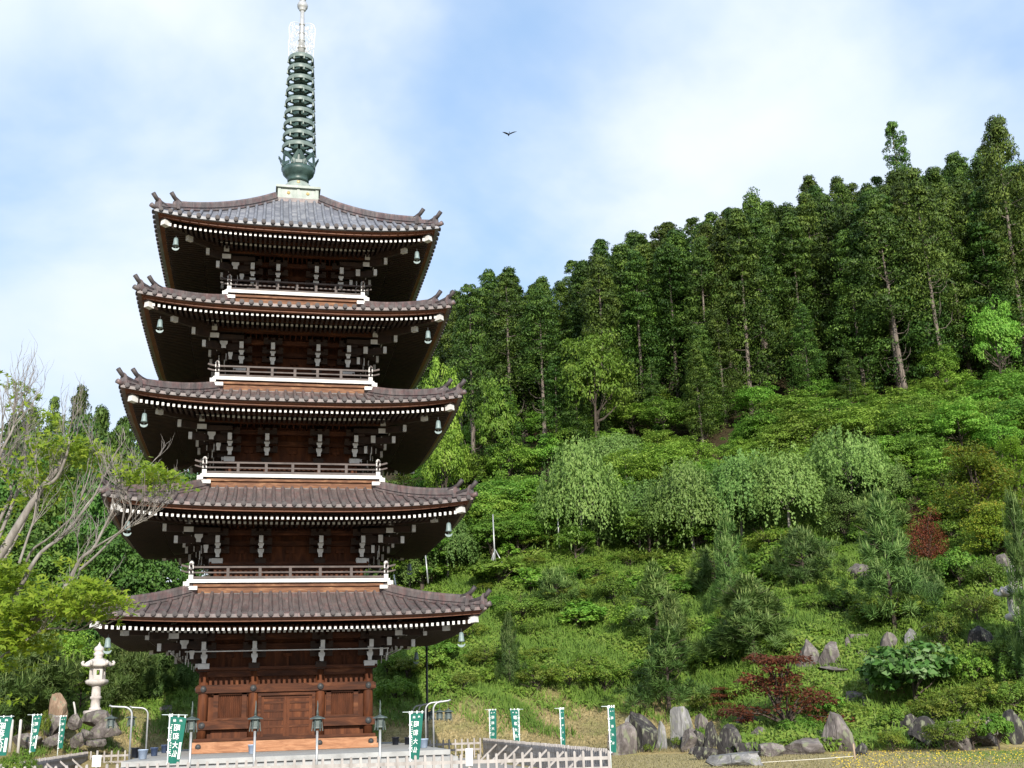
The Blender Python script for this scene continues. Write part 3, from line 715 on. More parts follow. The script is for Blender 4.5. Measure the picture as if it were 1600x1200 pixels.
def build_spire():
    b = MB()
    for z0, z1, w_ in ((26.34, 26.50, 1.16), (26.50, 26.62, 1.10)): b.box((0, 0, (z0 + z1) / 2), (2 * w_, 2 * w_, z1 - z0))
    sp = b.build('spire', M['tile'], pag); sp['label'] = 'tall spire of nine green-black rings above a pale copper box'
    r = MB(); r.box((0, 0, 26.92), (1.96, 1.96, .598)); r.box((0, 0, 27.27), (2.24, 2.24, .13)); r.box((0, 0, 26.66), (2.1, 2.1, .08))
    for rm in ROT:
        r.M = rm
        for x in (-.94, 0, .94): r.box((x, -.99, 26.95), (.14, .06, .5))
    rb = r.build('base_box', M['verdigris'], sp)
    g_ = MB()
    for rm in ROT:
        for x in (-.48, .48):
            g_.M = rm @ Matrix.Translation((x, -.98, 26.95)) @ Matrix.Rotation(PI / 2, 4, 'X'); g_.lathe([(.09, 0), (.08, .03), (0, .05)], 10)
        g_.M = rm @ Matrix.Translation((0, -.72, 27.72)) @ Matrix.Rotation(PI / 2 - .4, 4, 'X'); g_.lathe([(.09, 0), (.08, .05), (0, .07)], 10)
    g_.build('gold_boss', M['gold'], rb)
    d = MB(); d.lathe([(.86, 27.33), (.84, 27.5), (.74, 27.72), (.55, 27.92), (.36, 28.02), (.34, 28.1)], 28); d.build('dome', M['verdigris'], sp)
    # lotus cup with pierced petals
    lo = MB(); lo.lathe([(.5, 28.02), (.56, 28.1), (.5, 28.18), (.62, 28.3), (.80, 28.5), (.86, 28.75)], 28)
    for i in range(8):
        a = 2 * PI * i / 8
        def pt(da, r_, z): return (r_ * math.cos(a + da), r_ * math.sin(a + da), z)
        hw = .385
        # each petal is an open frame of flat bars around a hole
        for (p, q) in (((-hw, .86, 28.75), (-.30, .87, 29.02)), ((hw, .86, 28.75), (.30, .87, 29.02)), ((-.30, .87, 29.02), (0, 1.02, 29.42)), ((.30, .87, 29.02), (0, 1.02, 29.42)), ((-.2, .87, 28.86), (.2, .87, 28.86))):
            lo.beam(pt(*p), pt(*q), .17, .035, up=(math.cos(a), math.sin(a), 0))
    lo.build('lotus_cup', M['bronze'], sp)
    sh = MB(); sh.tube([(0, 0, 28.1), (0, 0, 29.3), (0, 0, 35.4)], [.30, .28, .24], 12); sh.build('shaft', M['bronze'], sp)
    for i in range(9):
        t = i / 8; z = 29.83 + (35.16 - 29.83) * t; ro = .885 - .2 * t; h = .23
        rg = MB(); n = 36
        prof = [(ro, 0), (ro, h), (ro - .03, h + .01), (ro - .07, h), (ro - .09, 0), (ro, 0)]
        rg.mi = 1; rg.lathe([(ro - .005, 0), (ro, 0.02), (ro, h - .02), (ro - .01, h)], n, (0, 0, z), cap=False)
        rg.mi = 0; rg.lathe([(ro - .1, 0), (ro - .1, h)], n, (0, 0, z), cap=False); rg.lathe([(ro - .1, h), (ro - .01, h)], n, (0, 0, z), cap=False); rg.lathe([(ro - .1, 0), (ro - .005, 0)], n, (0, 0, z), cap=False)
        rg.lathe([(.3, -.06), (.36, 0), (.36, h * .8), (.28, h)], 16, (0, 0, z))
        for j in range(6):
            a = 2 * PI * j / 6 + .52
            rg.beam((.3 * math.cos(a), .3 * math.sin(a), z + .1), ((ro - .05) * math.cos(a), (ro - .05) * math.sin(a), z + .1), .13, .1)
        rg.mi = 2
        for j in range(8):
            a = 2 * PI * j / 8 + .2; c = ((ro + .01) * math.cos(a), (ro + .01) * math.sin(a), z - .16)
            rg.lathe([(.05, 0), (.045, .06), (.03, .12), (.02, .22), (0, .24)], 6, c)
        rg.build('ring', [M['bronze'], M['bronze_pale'], M['verdigris']], sp)
    us = MB(); us.tube([(0, 0, 35.35), (0, 0, 37.4), (0, 0, 38.45)], [.20, .13, .11], 12)
    for z, r_ in ((35.6, .25), (36.05, .23), (36.5, .2), (36.95, .18), (37.5, .17)): us.lathe([(r_ * .8, -.05), (r_, 0), (r_ * .8, .05)], 12, (0, 0, z))
    us.build('upper_shaft', M['steel'], sp)
    # pale openwork flame: four fins of thin scrolled wire
    fl = MB()
    for i in range(4):
        a = PI / 4 + i * PI / 2; c, s = math.cos(a), math.sin(a)
        def P(r_, z): return (r_ * c, r_ * s, 35.62 + z)
        out = [P(.15, 0), P(.6, .05), P(.92, .3), P(.95, .8), P(.98, 1.2), P(.85, 1.55), P(.6, 1.75), P(.35, 1.85), P(.12, 1.9)]
        fl.tube(out, .013, 5)
        rr = random.Random(5)
        for j in range(26):
            r0 = rr.uniform(.2, .85); z0 = rr.uniform(.1, 1.6); R0 = rr.uniform(.09, .16); ph = rr.uniform(0, 6)
            fl.tube([P(r0 + R0 * (1 - t * .6) * math.cos(ph + 5.2 * t), z0 + R0 * (1 - t * .6) * math.sin(ph + 5.2 * t)) for t in [x / 9 for x in range(10)]], .009, 4)
    fl.build('water_flame', M['flame'], sp)
    fi = MB(); fi.lathe([(.1, 38.35), (.19, 38.42), (.17, 38.48), (.27, 38.56), (.30, 38.72), (.24, 38.88), (.12, 38.95), (.16, 39.0), (.2, 39.12), (.16, 39.27), (.06, 39.4), (0, 39.5)], 16)
    fi.build('finial', M['steel'], sp)
build_spire()

# wind bells swing free under the corners of the eaves
def make_bell(nm, label, loc, small=False):
    t = thing(nm, label, 'wind bell', loc, 0, 'wind bells under the eave corners')
    c = MB(); c.tube([(0, 0, 0), (0, 0, -.22)], .018, 5); c.build('hook', M['iron'], t)
    b = MB(); b.lathe([(.03, -.18), (.09, -.2), (.12, -.27), (.135, -.45), (.16, -.6), (.17, -.64), (.14, -.62), (.1, -.3)], 14); b.build('bell_body', M['bell'], t)
    s = MB(); s.tube([(0, 0, -.3), (0, 0, -.78)], .012, 5)
    n = 9; pr = []
    for i in range(n): 
        a = PI + PI * i / (n - 1); pr.append((.2 * math.cos(a), -.74 + .17 * math.sin(a)))
    for i in range(n):
        a = 2 * PI - PI * i / (n - 1); pr.append((.16 * math.cos(a), -.74 + .05 * math.sin(a)))
    m_ = len(pr)
    s.add([(x, -.012, z) for x, z in pr] + [(x, .012, z) for x, z in pr], [(i, i + 1, 2 * n - 2 - i, 2 * n - 1 - i) for i in range(n - 1)] + [(m_ + i + 1, m_ + i, m_ + 2 * n - 1 - i, m_ + 2 * n - 2 - i) for i in range(n - 1)] + [(i, (i + 1) % m_, (i + 1) % m_ + m_, i + m_) for i in range(m_)])
    s.build('clapper', M['bell'], t)
    return t
bell0 = None
for k in range(5):
    for (sx, sy, wd) in ((-1, -1, 'left front'), (1, -1, 'right front'), (1, 1, 'right rear')):
        if sy == 1 and k > 1: continue
        qb = E_[k] - .92
        loc = (sx * qb, sy * qb, ZT[k] - .92)
        lab = 'blue-green bronze wind bell hanging under the %s corner of the %s roof' % (wd, ORD[k])
        if bell0 is None: bell0 = make_bell('wind_bell', lab, loc); bell0.scale = (.8, .8, .85)
        else: dup(bell0, loc, rnd.uniform(-.3, .3), lab)
# ---------------------------------------------------------------- platform and enclosure
PX = 5.75; PYF = -11.2; PYB = 7.2
pl = MB()
pl.box((0, (PYF + PYB) / 2, -.095), (2 * PX, PYB - PYF, .17))
pl.box((0, (PYF + PYB) / 2, -.20), (2 * PX - .25, PYB - PYF - .25, .05))
pl.box((0, (PYF + PYB) / 2 - .3, -.565), (2 * PX + .3, PYB - PYF + .9, .67))
o = pl.build('stone_platform', M['concrete']); o['kind'] = 'structure'
FX0, FX1, FYF, FYB = -9.6, 9.35, -19.2, 5.6
yd = MB(); yd.add([(FX0, FYF, GZ + .006), (FX1, FYF, GZ + .006), (FX1, FYB, GZ + .006), (FX0, FYB, GZ + .006)], [(0, 1, 2, 3)])
M['gravel'] = noise_mat('grey_gravel', [(.3, (.20, .195, .19)), (.55, (.30, .295, .285)), (.8, (.40, .39, .38))], (1, 1, 1), 14, 8, .95, .3)
o = yd.build('gravel_yard', M['gravel']); o['kind'] = 'structure'

def fence(label, a, b, sp=.272, h=.92, brace=None, z0=GZ, rise=0):
    a, b = Vector((a[0], a[1], z0 - rise)), Vector((b[0], b[1], z0)); d = b - a; ln = d.length; d.normalize(); nrm = Vector((-d.y, d.x, 0)).normalized()
    t = thing('picket_fence', label, 'fence', a, 0, 'white picket fences round the pagoda')
    n = int(round(ln / sp))
    pk = MB()
    rr = random.Random(int(ln * 100))
    for i in range(n + 1):
        p = d * (ln * i / n); hh = h + rr.uniform(-.012, .012); tl = rr.uniform(-.012, .012)
        q = p + Vector((0, 0, hh)) + d * tl
        pk.beam(p, q, .075, .075, up=nrm)
        pk.beam(q, q + Vector((0, 0, .025)), .055, .055, up=nrm)
    pk.build('pickets', M['fence'], t)
    for z in (.70, .40):
        r_ = MB(); o_ = nrm * .0; r_.beam(-d * .05 + Vector((0, 0, z)) + o_, d * (ln + .05) + Vector((0, 0, z)) + o_, .055, .1)
        r_.build('rail', M['fence'], t)
    if brace is not None:
        for i in range(1, int(ln / 2.9)):
            p = d * (2.9 * i)
            br = MB(); br.beam(p + nrm * brace * .85 + Vector((0, 0, .0)), p + nrm * brace * .04 + Vector((0, 0, .72)), .07, .07, up=d); br.build('brace', M['fence'], t)
    return t
fence('long white picket fence across the front of the pagoda yard', (FX0, FYF), (FX1, FYF), z0=GZ - .02, h=.90, rise=-.20)
fence('braced picket fence running back along the right side of the yard', (FX1, FYF + .25), (FX1 + .9, FYB), brace=1)
fence('braced picket fence running back along the left side below the stone lantern', (FX0 - .3, FYF + 5.0), (FX0 + .25, FYB + 2), brace=-1)
fence('short picket fence behind the yard on the right of the pagoda', (5.9, FYB + .2), (FX1 + .75, FYB + .2), sp=.33)
fence('short picket fence behind the yard below the stone lantern', (FX0 + .4, FYB + 2.2), (-6.3, FYB + 2.2), sp=.33)

# small white notice boards hung on the front fence
def notice(label, px, py, wpx, hpx):
    p = ony(px, py, FYF - .10); s = metres(1, p)
    t = thing('notice_board', label, 'notice board', p, 0, 'white notice boards on the front fence')
    b = MB(); b.box((0, 0, 0), (wpx * s, .03, hpx * s)); b.build('board', M['white_print'], t)
    b = MB()
    for i in range(5): b.box((0, -.017, hpx * s * (.36 - .17 * i)), (wpx * s * (.7 - .1 * (i % 3)), .004, .012))
    b.build('printed_lines', M['pole_grey'], t)
    b = MB(); b.box((0, .045, 0), (.05, .05, hpx * s + .25)); b.build('post', M['fence'], t)
notice('small square white notice board left of the green banners', 151, 1189, 13, 17)
notice('tall narrow white notice board right of the big green banner', 733, 1183, 11, 26)

# ---------------------------------------------------------------- banners
def text_mesh(txt, size):
    cu = bpy.data.curves.new('writing', 'FONT'); cu.body = txt; cu.size = size; cu.align_x = 'CENTER'; cu.align_y = 'CENTER'; cu.extrude = .003; cu.offset = size * .012; cu.resolution_u = 2
    ob = bpy.data.objects.new('writing', cu); COL.objects.link(ob)
    bpy.context.view_layer.update()
    me = bpy.data.meshes.new_from_object(ob.evaluated_get(bpy.context.evaluated_depsgraph_get()))
    bpy.data.objects.remove(ob); bpy.data.curves.remove(cu)
    v = np.array([x.co[:] for x in me.vertices]); f = [list(p.vertices) for p in me.polygons]
    bpy.data.meshes.remove(me)
    v[:, :2] -= (v[:, :2].max(0) + v[:, :2].min(0)) / 2
    return v, f
GLY = {}
for ch in '昭和大仏奉納': GLY[ch] = text_mesh(ch, 1.0)
def banner(label, px, ptop, pbot, wpx, base, mirror=True, side=1, plate=False, taper=.75, skew=0.0, y=None, d=None):
    """pole at px; cloth hangs from ptop to pbot; base = ground height under the pole"""
    tp = ony(px, ptop, y) if y is not None else atd(px, ptop, d)
    s = metres(1, tp); H = (pbot - ptop) * s; W = abs(wpx) * s
    t = thing('green_banner', label, 'banner', (tp.x, tp.y, base), 0, 'green banners on white poles')
    zt = tp.z - base
    po = MB(); po.tube([(0, 0, 0), (0, 0, zt + .03)], .017, 8); po.build('pole', M['pole_white'], t)
    cr_ = MB(); cr_.tube([(-.22 * side, 0, zt + .01 * side), (W * 1.12 * side, 0, zt - .04 * abs(skew) * 8)], .010, 6); cr_.build('crossbar', M['pole_white'], t)
    # the cloth narrows and ripples towards its free lower corner
    def C(u, v):
        x = side * (.02 + W * u * (1 - (1 - taper) * v)); z = zt - .03 - H * v - skew * u * (1 - v) 
        return Vector((x, -.035 * math.sin(u * 5 + v * 4) * (.3 + v) * u - .05 * u * math.sin(v * 3), z))
    fl = MB(); nu, nv = 10, 24
    rows = [[C(i / nu, j / nv) for i in range(nu + 1)] for j in range(nv + 1)]
    fl.sheet(rows); fl.sheet([[p + Vector((0, .006, 0)) for p in r] for r in rows], flip=True)
    f = fl.build('cloth', M['green_cloth'], t)
    wr = MB()
    def put(ch, u, v, size):
        vs, fs = GLY[ch]; mx_ = -1 if mirror else 1
        # written left-to-right as seen from the cloth's own front; seen through from behind it is mirrored
        o_ = []
        for p in vs:
            uu = u + side * mx_ * p[0] * size / W; vv = v - p[1] * size / H
            uu = min(.99, max(.01, uu))
            q = C(uu, vv); o_.append(q + Vector((0, -.008 - p[2], 0)))
        wr.add(o_, [x if mx_ > 0 else x[::-1] for x in fs])
    a, b = (('納', '奉') if mirror else ('奉', '納'))
    if side < 0: a, b = b, a
    put(a, .28, .085, W * .20); put(b, .68, .085, W * .20)
    for i, ch in enumerate('昭和大仏'): put(ch, .47, .235 + .185 * i, W * .46)
    rr = random.Random(int(px))
    for i in range(16):                       # column of small illegible writing by the pole
        v = .18 + i * .043
        wr.mi = 0
        for j in range(2):
            u0 = .10 + rr.uniform(-.02, .02); q = C(u0, v); wr.box(q + Vector((rr.uniform(-.015, .015), -.009, rr.uniform(-.012, .012))), (W * rr.uniform(.05, .10), .004, W * rr.uniform(.02, .05)))
    if plate:
        for j in range(12):
            q = C(.86, .56 + .33 * j / 11); wr.box(q + Vector((0, -.010, 0)), (W * .15, .004, H * .031))
    wr.build('writing', M['white_print'], f)
    tb = MB()
    for v in (.0, .25, .5, .75, .995): tb.box((side * .012, 0, zt - .03 - H * v), (.09, .012, .035))
    for u in (.1, .5, .92): q = C(u, 0); tb.box(q + Vector((0, 0, .03)), (.035, .012, .08))
    tb.build('ties', M['white_print'], f)
    return t
FZ = GZ - .02
banner('big green banner left of the pagoda door, with a white name strip', 265.5, 1117, 1188, 24, FZ, plate=True, y=FYF + .22, taper=.70, skew=.06)
banner('big green banner standing right of the pagoda before the lamp posts', 640.5, 1113, 1182, 20, FZ, y=FYF + .22, taper=.62)
banner('green banner at the far right corner of the yard, leftmost over the side fence', 764.3, 1109, 1154, 10.5, GZ, y=FYB - .2, taper=.9)
banner('green banner seen from its front, pole on its right side', 810.5, 1108, 1157, 13, GZ, mirror=False, side=-1, plate=True, y=.6, taper=.7)
banner('narrow edge-on green banner over the right fence', 874.6, 1107, 1164, 6, GZ, y=-8.5, taper=.9)
banner('green banner at the right front corner of the fence, next to the dark boulders', 950, 1104, 1171, 9.5, GZ, y=FYF + .6, taper=.85)
banner('thin green banner before the tan rock, without a name strip', 94.5, 1119, 1166, 8.5, GZ, y=7.5, taper=.75)
banner('green banner left of the tan rock, with a white name strip', 51.5, 1117, 1171, 12.5, GZ, plate=True, y=0, taper=.6)
banner('green banner cut by the left edge of the photo', -9, 1120, 1177, 26, GZ, plate=True, d=42, taper=.85)

# ---------------------------------------------------------------- lamps
def lantern_mb(mb, z):
    """hexagonal hanging lantern whose top is at z"""
    mb.lathe([(.0, z), (.03, z), (.03, z - .04), (.07, z - .06), (.21, z - .11), (.23, z - .14), (.11, z - .14)], 6, smooth=False)
    mb.lathe([(.11, z - .14), (.12, z - .36), (.135, z - .4), (.10, z - .42)], 6, smooth=False)
    for i in range(6):
        a = 2 * PI * i / 6
        mb.beam((.12 * math.cos(a), .12 * math.sin(a), z - .15), (.16 * math.cos(a), .16 * math.sin(a), z - .48), .03, .025)
def post_lamp(label, px, ptop, y):
    tp = ony(px, ptop, y); base = GZ; h = tp.z - base
    t = thing('lamp_post', label, 'lamp post', (tp.x, y, base), 0, 'lamps on straight posts along the front fence')
    p = MB(); p.tube([(0, 0, 0), (0, 0, h - .85)], .035, 8); p.build('pole', M['pole_grey'], t)
    l = MB(); lantern_mb(l, h - .38); l.lathe([(.04, h - .40), (.03, h - .3), (.014, h - .2), (.008, h), (0, h + .01)], 8)
    l.tube([(.012, 0, h - .30), (.022, 0, h - .12), (.0, 0, h)], .007, 5)
    l.build('lantern', M['lamp'], t)
post_lamp('straight post lamp at the left corner of the pagoda, beside the big banner', 301, 1096, FYF + .35)
post_lamp('straight post lamp before the left door column of the pagoda', 400, 1095, FYF + .35)
post_lamp('straight post lamp before the right door column of the pagoda', 496.5, 1095, FYF + .35)
post_lamp('straight post lamp just past the right corner of the pagoda', 594, 1094, FYF + .35)
def crook_lamp(label, px, ptop, side, y, base=0.0, arm=.62):
    tp = ony(px, ptop, y); h = tp.z - base
    t = thing('crook_lamp', label, 'lamp post', (tp.x, y, base), 0, 'curved lamp posts beside the pagoda')
    p = MB(); pts = [(0, 0, 0), (0, 0, h - .32)]
    for i in range(1, 7):
        a = PI / 2 * i / 6; pts.append((side * .3 * (1 - math.cos(a)), 0, h - .32 + .3 * math.sin(a)))
    pts.append((side * arm, 0, h + .01)); pts.append((side * (arm + .1), 0, h + .05))
    p.tube(pts, .036, 8); p.build('pole', M['pole_grey'], t)
    c = MB(); c.tube([(side * arm, 0, h), (side * arm, 0, h - .3)], .01, 5); c.build('chain', M['iron'], t)
    l = MB(); l.M = Matrix.Translation((side * arm, 0, 0)); lantern_mb(l, h - .28); l.build('lantern', M['lamp'], t)
crook_lamp('nearer of the two curved lamps left of the pagoda', 207, 1103.5, -1, -8.5, arm=.72)
crook_lamp('farther of the two curved lamps left of the pagoda', 232, 1105, -1, -2.2, arm=.66)
crook_lamp('curved lamp nearest the camera right of the pagoda', 677, 1096, 1, -7.5, arm=.6)
crook_lamp('second nearest curved lamp right of the pagoda, beside the black pole', 665, 1097.5, 1, -4, arm=.6)
crook_lamp('third curved lamp right of the pagoda behind the big banner', 654, 1100, 1, .5, arm=.6)
crook_lamp('farthest curved lamp right of the pagoda', 645, 1102, 1, 4.5, arm=.6)
b_ = ony(668, 1172, .8); tpz = ony(668, 1010, .8).z
t = thing('black_pole', 'tall thin black pole at the right corner of the pagoda eaves', 'pole', (b_.x, .8, -.9))
m_ = MB(); m_.tube([(0, 0, 0), (0, 0, tpz + .9)], .055, 8); m_.build('shaft', M['iron'], t)
m_ = MB(); m_.lathe([(.09, 0), (.09, .05), (.05, .06), (.05, .0)], 8, (0, 0, tpz + .88)); m_.build('cap', M['iron'], t)

def bucket(label, px, pbot, y, h, r_, mat):
    p = ony(px, pbot, y); t = thing('bucket', label, 'bucket', (p.x, y, .0), 0, 'buckets on the stone platform')
    b = MB(); b.lathe([(r_ * .78, 0), (r_ * .98, h - .03), (r_ * 1.08, h - .03), (r_ * 1.08, h), (r_ * .95, h), (r_ * .75, .03), (0, .03)], 16); b.build('tub', mat, t)
    b = MB(); b.tube([(r_ * math.cos(a), 0, h - .04 - .5 * r_ * math.sin(a) * 1.0) for a in [PI * i / 8 for i in range(9)]], .012, 5)
    b.M = Matrix.Translation((0, -r_ * .9, 0)); b.build('handle', M['pole_grey'], t)
bucket('large pale blue bucket left of the pagoda, nearest the camera', 223, 1182, -9, .34, .17, M['bucket_blue'])
bucket('slate blue bucket behind the pale one left of the pagoda', 241, 1175, -4.5, .32, .15, M['bucket_navy'])
bucket('dark navy bucket farthest left of the pagoda, beside the banner', 257, 1169, .5, .34, .15, M['bucket_navy'])
bucket('near black bucket behind the nearer curved lamp', 211, 1180, -6.5, .38, .16, M['bucket_dark'])
bucket('pale blue bucket before the pagoda sill by the left door column', 393, 1181, -7, .34, .14, M['bucket_blue'])
bucket('pale blue bucket beside the black pole right of the pagoda', 662, 1174, -7.8, .34, .18, M['bucket_blue'])
bucket('black bucket in the shade right of the pagoda sill', 618, 1166, -.5, .34, .17, M['bucket_dark'])
bucket('black bucket just left of the big right banner', 637, 1168, -.8, .32, .15, M['bucket_dark'])

# ---------------------------------------------------------------- stone lanterns
def stone_lantern(label, base, H):
    t = thing('stone_lantern', label, 'stone lantern', base, R(12)); k = H / 3.95
    def P(prof, n, nm, wob=None, sm=True):
        b = MB(); b.lathe([(r_ * k, z * k) for r_, z in prof], n, smooth=sm, wob=wob); return b.build(nm, M['granite'], t)
    P([(.50, -.3), (.62, -.05), (.64, .05), (.60, .13), (.34, .16)], 12, 'base')
    P([(.34, .15), (.33, .26), (.26, .32), (.25, .74), (.31, .78), (.32, .84), (.31, .90), (.25, .93), (.245, 1.42), (.30, 1.50)], 20, 'pillar')
    P([(.26, 1.48), (.40, 1.52), (.58, 1.62), (.62, 1.76), (.54, 1.84), (.40, 1.86)], 24, 'upper_base', wob=lambda q, z: 1 + .05 * math.cos(6 * q))
    # fire box with square openings
    b = MB()
    for i in range(6):
        a = 2 * PI * i / 6; rm = Matrix.Rotation(a, 4, 'Z'); b.M = rm @ Matrix.Scale(k, 4)
        ap = .385; w_ = .445
        for (x, z, dx, dz) in ((-.155, 2.2, .135, .70), (.155, 2.2, .135, .70), (0, 1.97, .175, .24), (0, 2.46, .175, .18)):
            b.box((x, -ap + .04, z), (dx, .08, dz))
    b.build('fire_box', M['granite'], t)
    # roof: six sides, rolled-up corners
    b = MB(); b.M = Matrix.Scale(k, 4); n = 36; rows = []
    for (r_, z) in ((.40, 2.52), (.72, 2.56), (.74, 2.64), (.60, 2.78), (.42, 2.96), (.30, 3.02), (.22, 3.04)):
        row = []
        for j in range(n + 1):
            q = 2 * PI * j / n; c6 = math.cos(6 * q); wv = 1 + (.10 * c6 if r_ > .5 else .03 * c6)
            row.append((r_ * wv * math.cos(q), r_ * wv * math.sin(q), z + (.05 * max(0, c6) if .5 < r_ else 0)))
        rows.append(row)
    b.sheet(rows)
    for i in range(6):
        a = 2 * PI * i / 6; c, s = math.cos(a), math.sin(a)
        pts = [(.45, 2.80), (.60, 2.71), (.74, 2.66), (.84, 2.70), (.87, 2.79), (.82, 2.85), (.76, 2.82)]
        b.tube([(r_ * c, r_ * s, z) for r_, z in pts], [.05, .07, .085, .09, .085, .07, .05], 8)
    b.build('roof', M['granite'], t)
    P([(.22, 3.02), (.25, 3.1), (.20, 3.14), (.28, 3.22), (.29, 3.3), (.24, 3.36), (.20, 3.38), (.27, 3.45), (.29, 3.55), (.24, 3.66), (.12, 3.74), (.05, 3.86), (.02, 3.95), (0, 3.96)], 18, 'finial')
    return t
pb_ = atd(148, 1114, 62); H = metres(108, pb_)
stone_lantern('white stone lantern on a rock mound left of the pagoda', pb_, H)
LANT = pb_
pr_ = hit(1606, 1030); stone_lantern('white stone lantern half hidden behind a pine at the right edge', pr_, metres(152, pr_))

# ---------------------------------------------------------------- rocks
def rock_mesh(seed, cuts=9):
    rr = random.Random(seed); bm = bmesh.new(); bmesh.ops.create_icosphere(bm, subdivisions=4, radius=1)
    pls = []
    for i in range(cuts):
        n = Vector((rr.gauss(0, 1), rr.gauss(0, 1), rr.gauss(0, .8))).normalized(); pls.append((n, rr.uniform(.42, .80)))
    ph = [rr.uniform(0, 6) for _ in range(9)]
    for v in bm.verts:
        p = v.co.copy()
        for n, h in pls:
            e = p.dot(n) - h
            if e > 0: p -= n * e * .985
        f = 1 + .035 * math.sin(4 * p.x + ph[0] + 2 * p.z) * math.cos(5 * p.y + ph[1]) + .018 * math.sin(9 * p.z + ph[2] + 4 * p.x) + .016 * math.sin(17 * p.x + ph[3]) * math.sin(15 * p.y + ph[4]) + .010 * math.sin(31 * p.z + ph[5] + 20 * p.x)
        v.co = p * f
    mn = [min(v.co[i] for v in bm.verts) for i in range(3)]; mx_ = [max(v.co[i] for v in bm.verts) for i in range(3)]
    for v in bm.verts:
        v.co = Vector([(v.co[i] - (mn[i] + mx_[i]) / 2) / (mx_[i] - mn[i]) for i in range(3)])      # unit box
    me = bpy.data.meshes.new('boulder'); bm.to_mesh(me); bm.free()
    me.polygons.foreach_set('use_smooth', [True] * len(me.polygons))
    try: me.set_sharp_from_angle(angle=R(20))
    except Exception: pass
    return me
def rock(label, cx, ybot, wpx, hpx, mat='rock', point=0, d=None, tilt=0, seed=None, dep=.8):
    p = atd(cx, ybot, d) if d else hit(cx, ybot)
    s = metres(1, p); W, Hh = wpx * s, hpx * s
    seed = seed if seed is not None else int(cx * 3 + ybot)
    me = rock_mesh(seed, 11 + seed % 6)
    rr = random.Random(seed)
    for v in me.vertices:
        z = v.co.z + .5
        k = 1 - point * z ** 1.3
        v.co.x = v.co.x * k + tilt * z; v.co.y *= k
    me.materials.append(M[mat])
    o = bpy.data.objects.new('boulder', me); COL.objects.link(o)
    o.scale = (W * 1.08, W * dep, Hh * 1.25); o.location = (p.x, p.y, p.z + Hh * .375); o.rotation_euler = (0, 0, -YAW + rr.uniform(-.25, .25))
    tag(o, label, 'boulder', 'garden rocks')
    return o
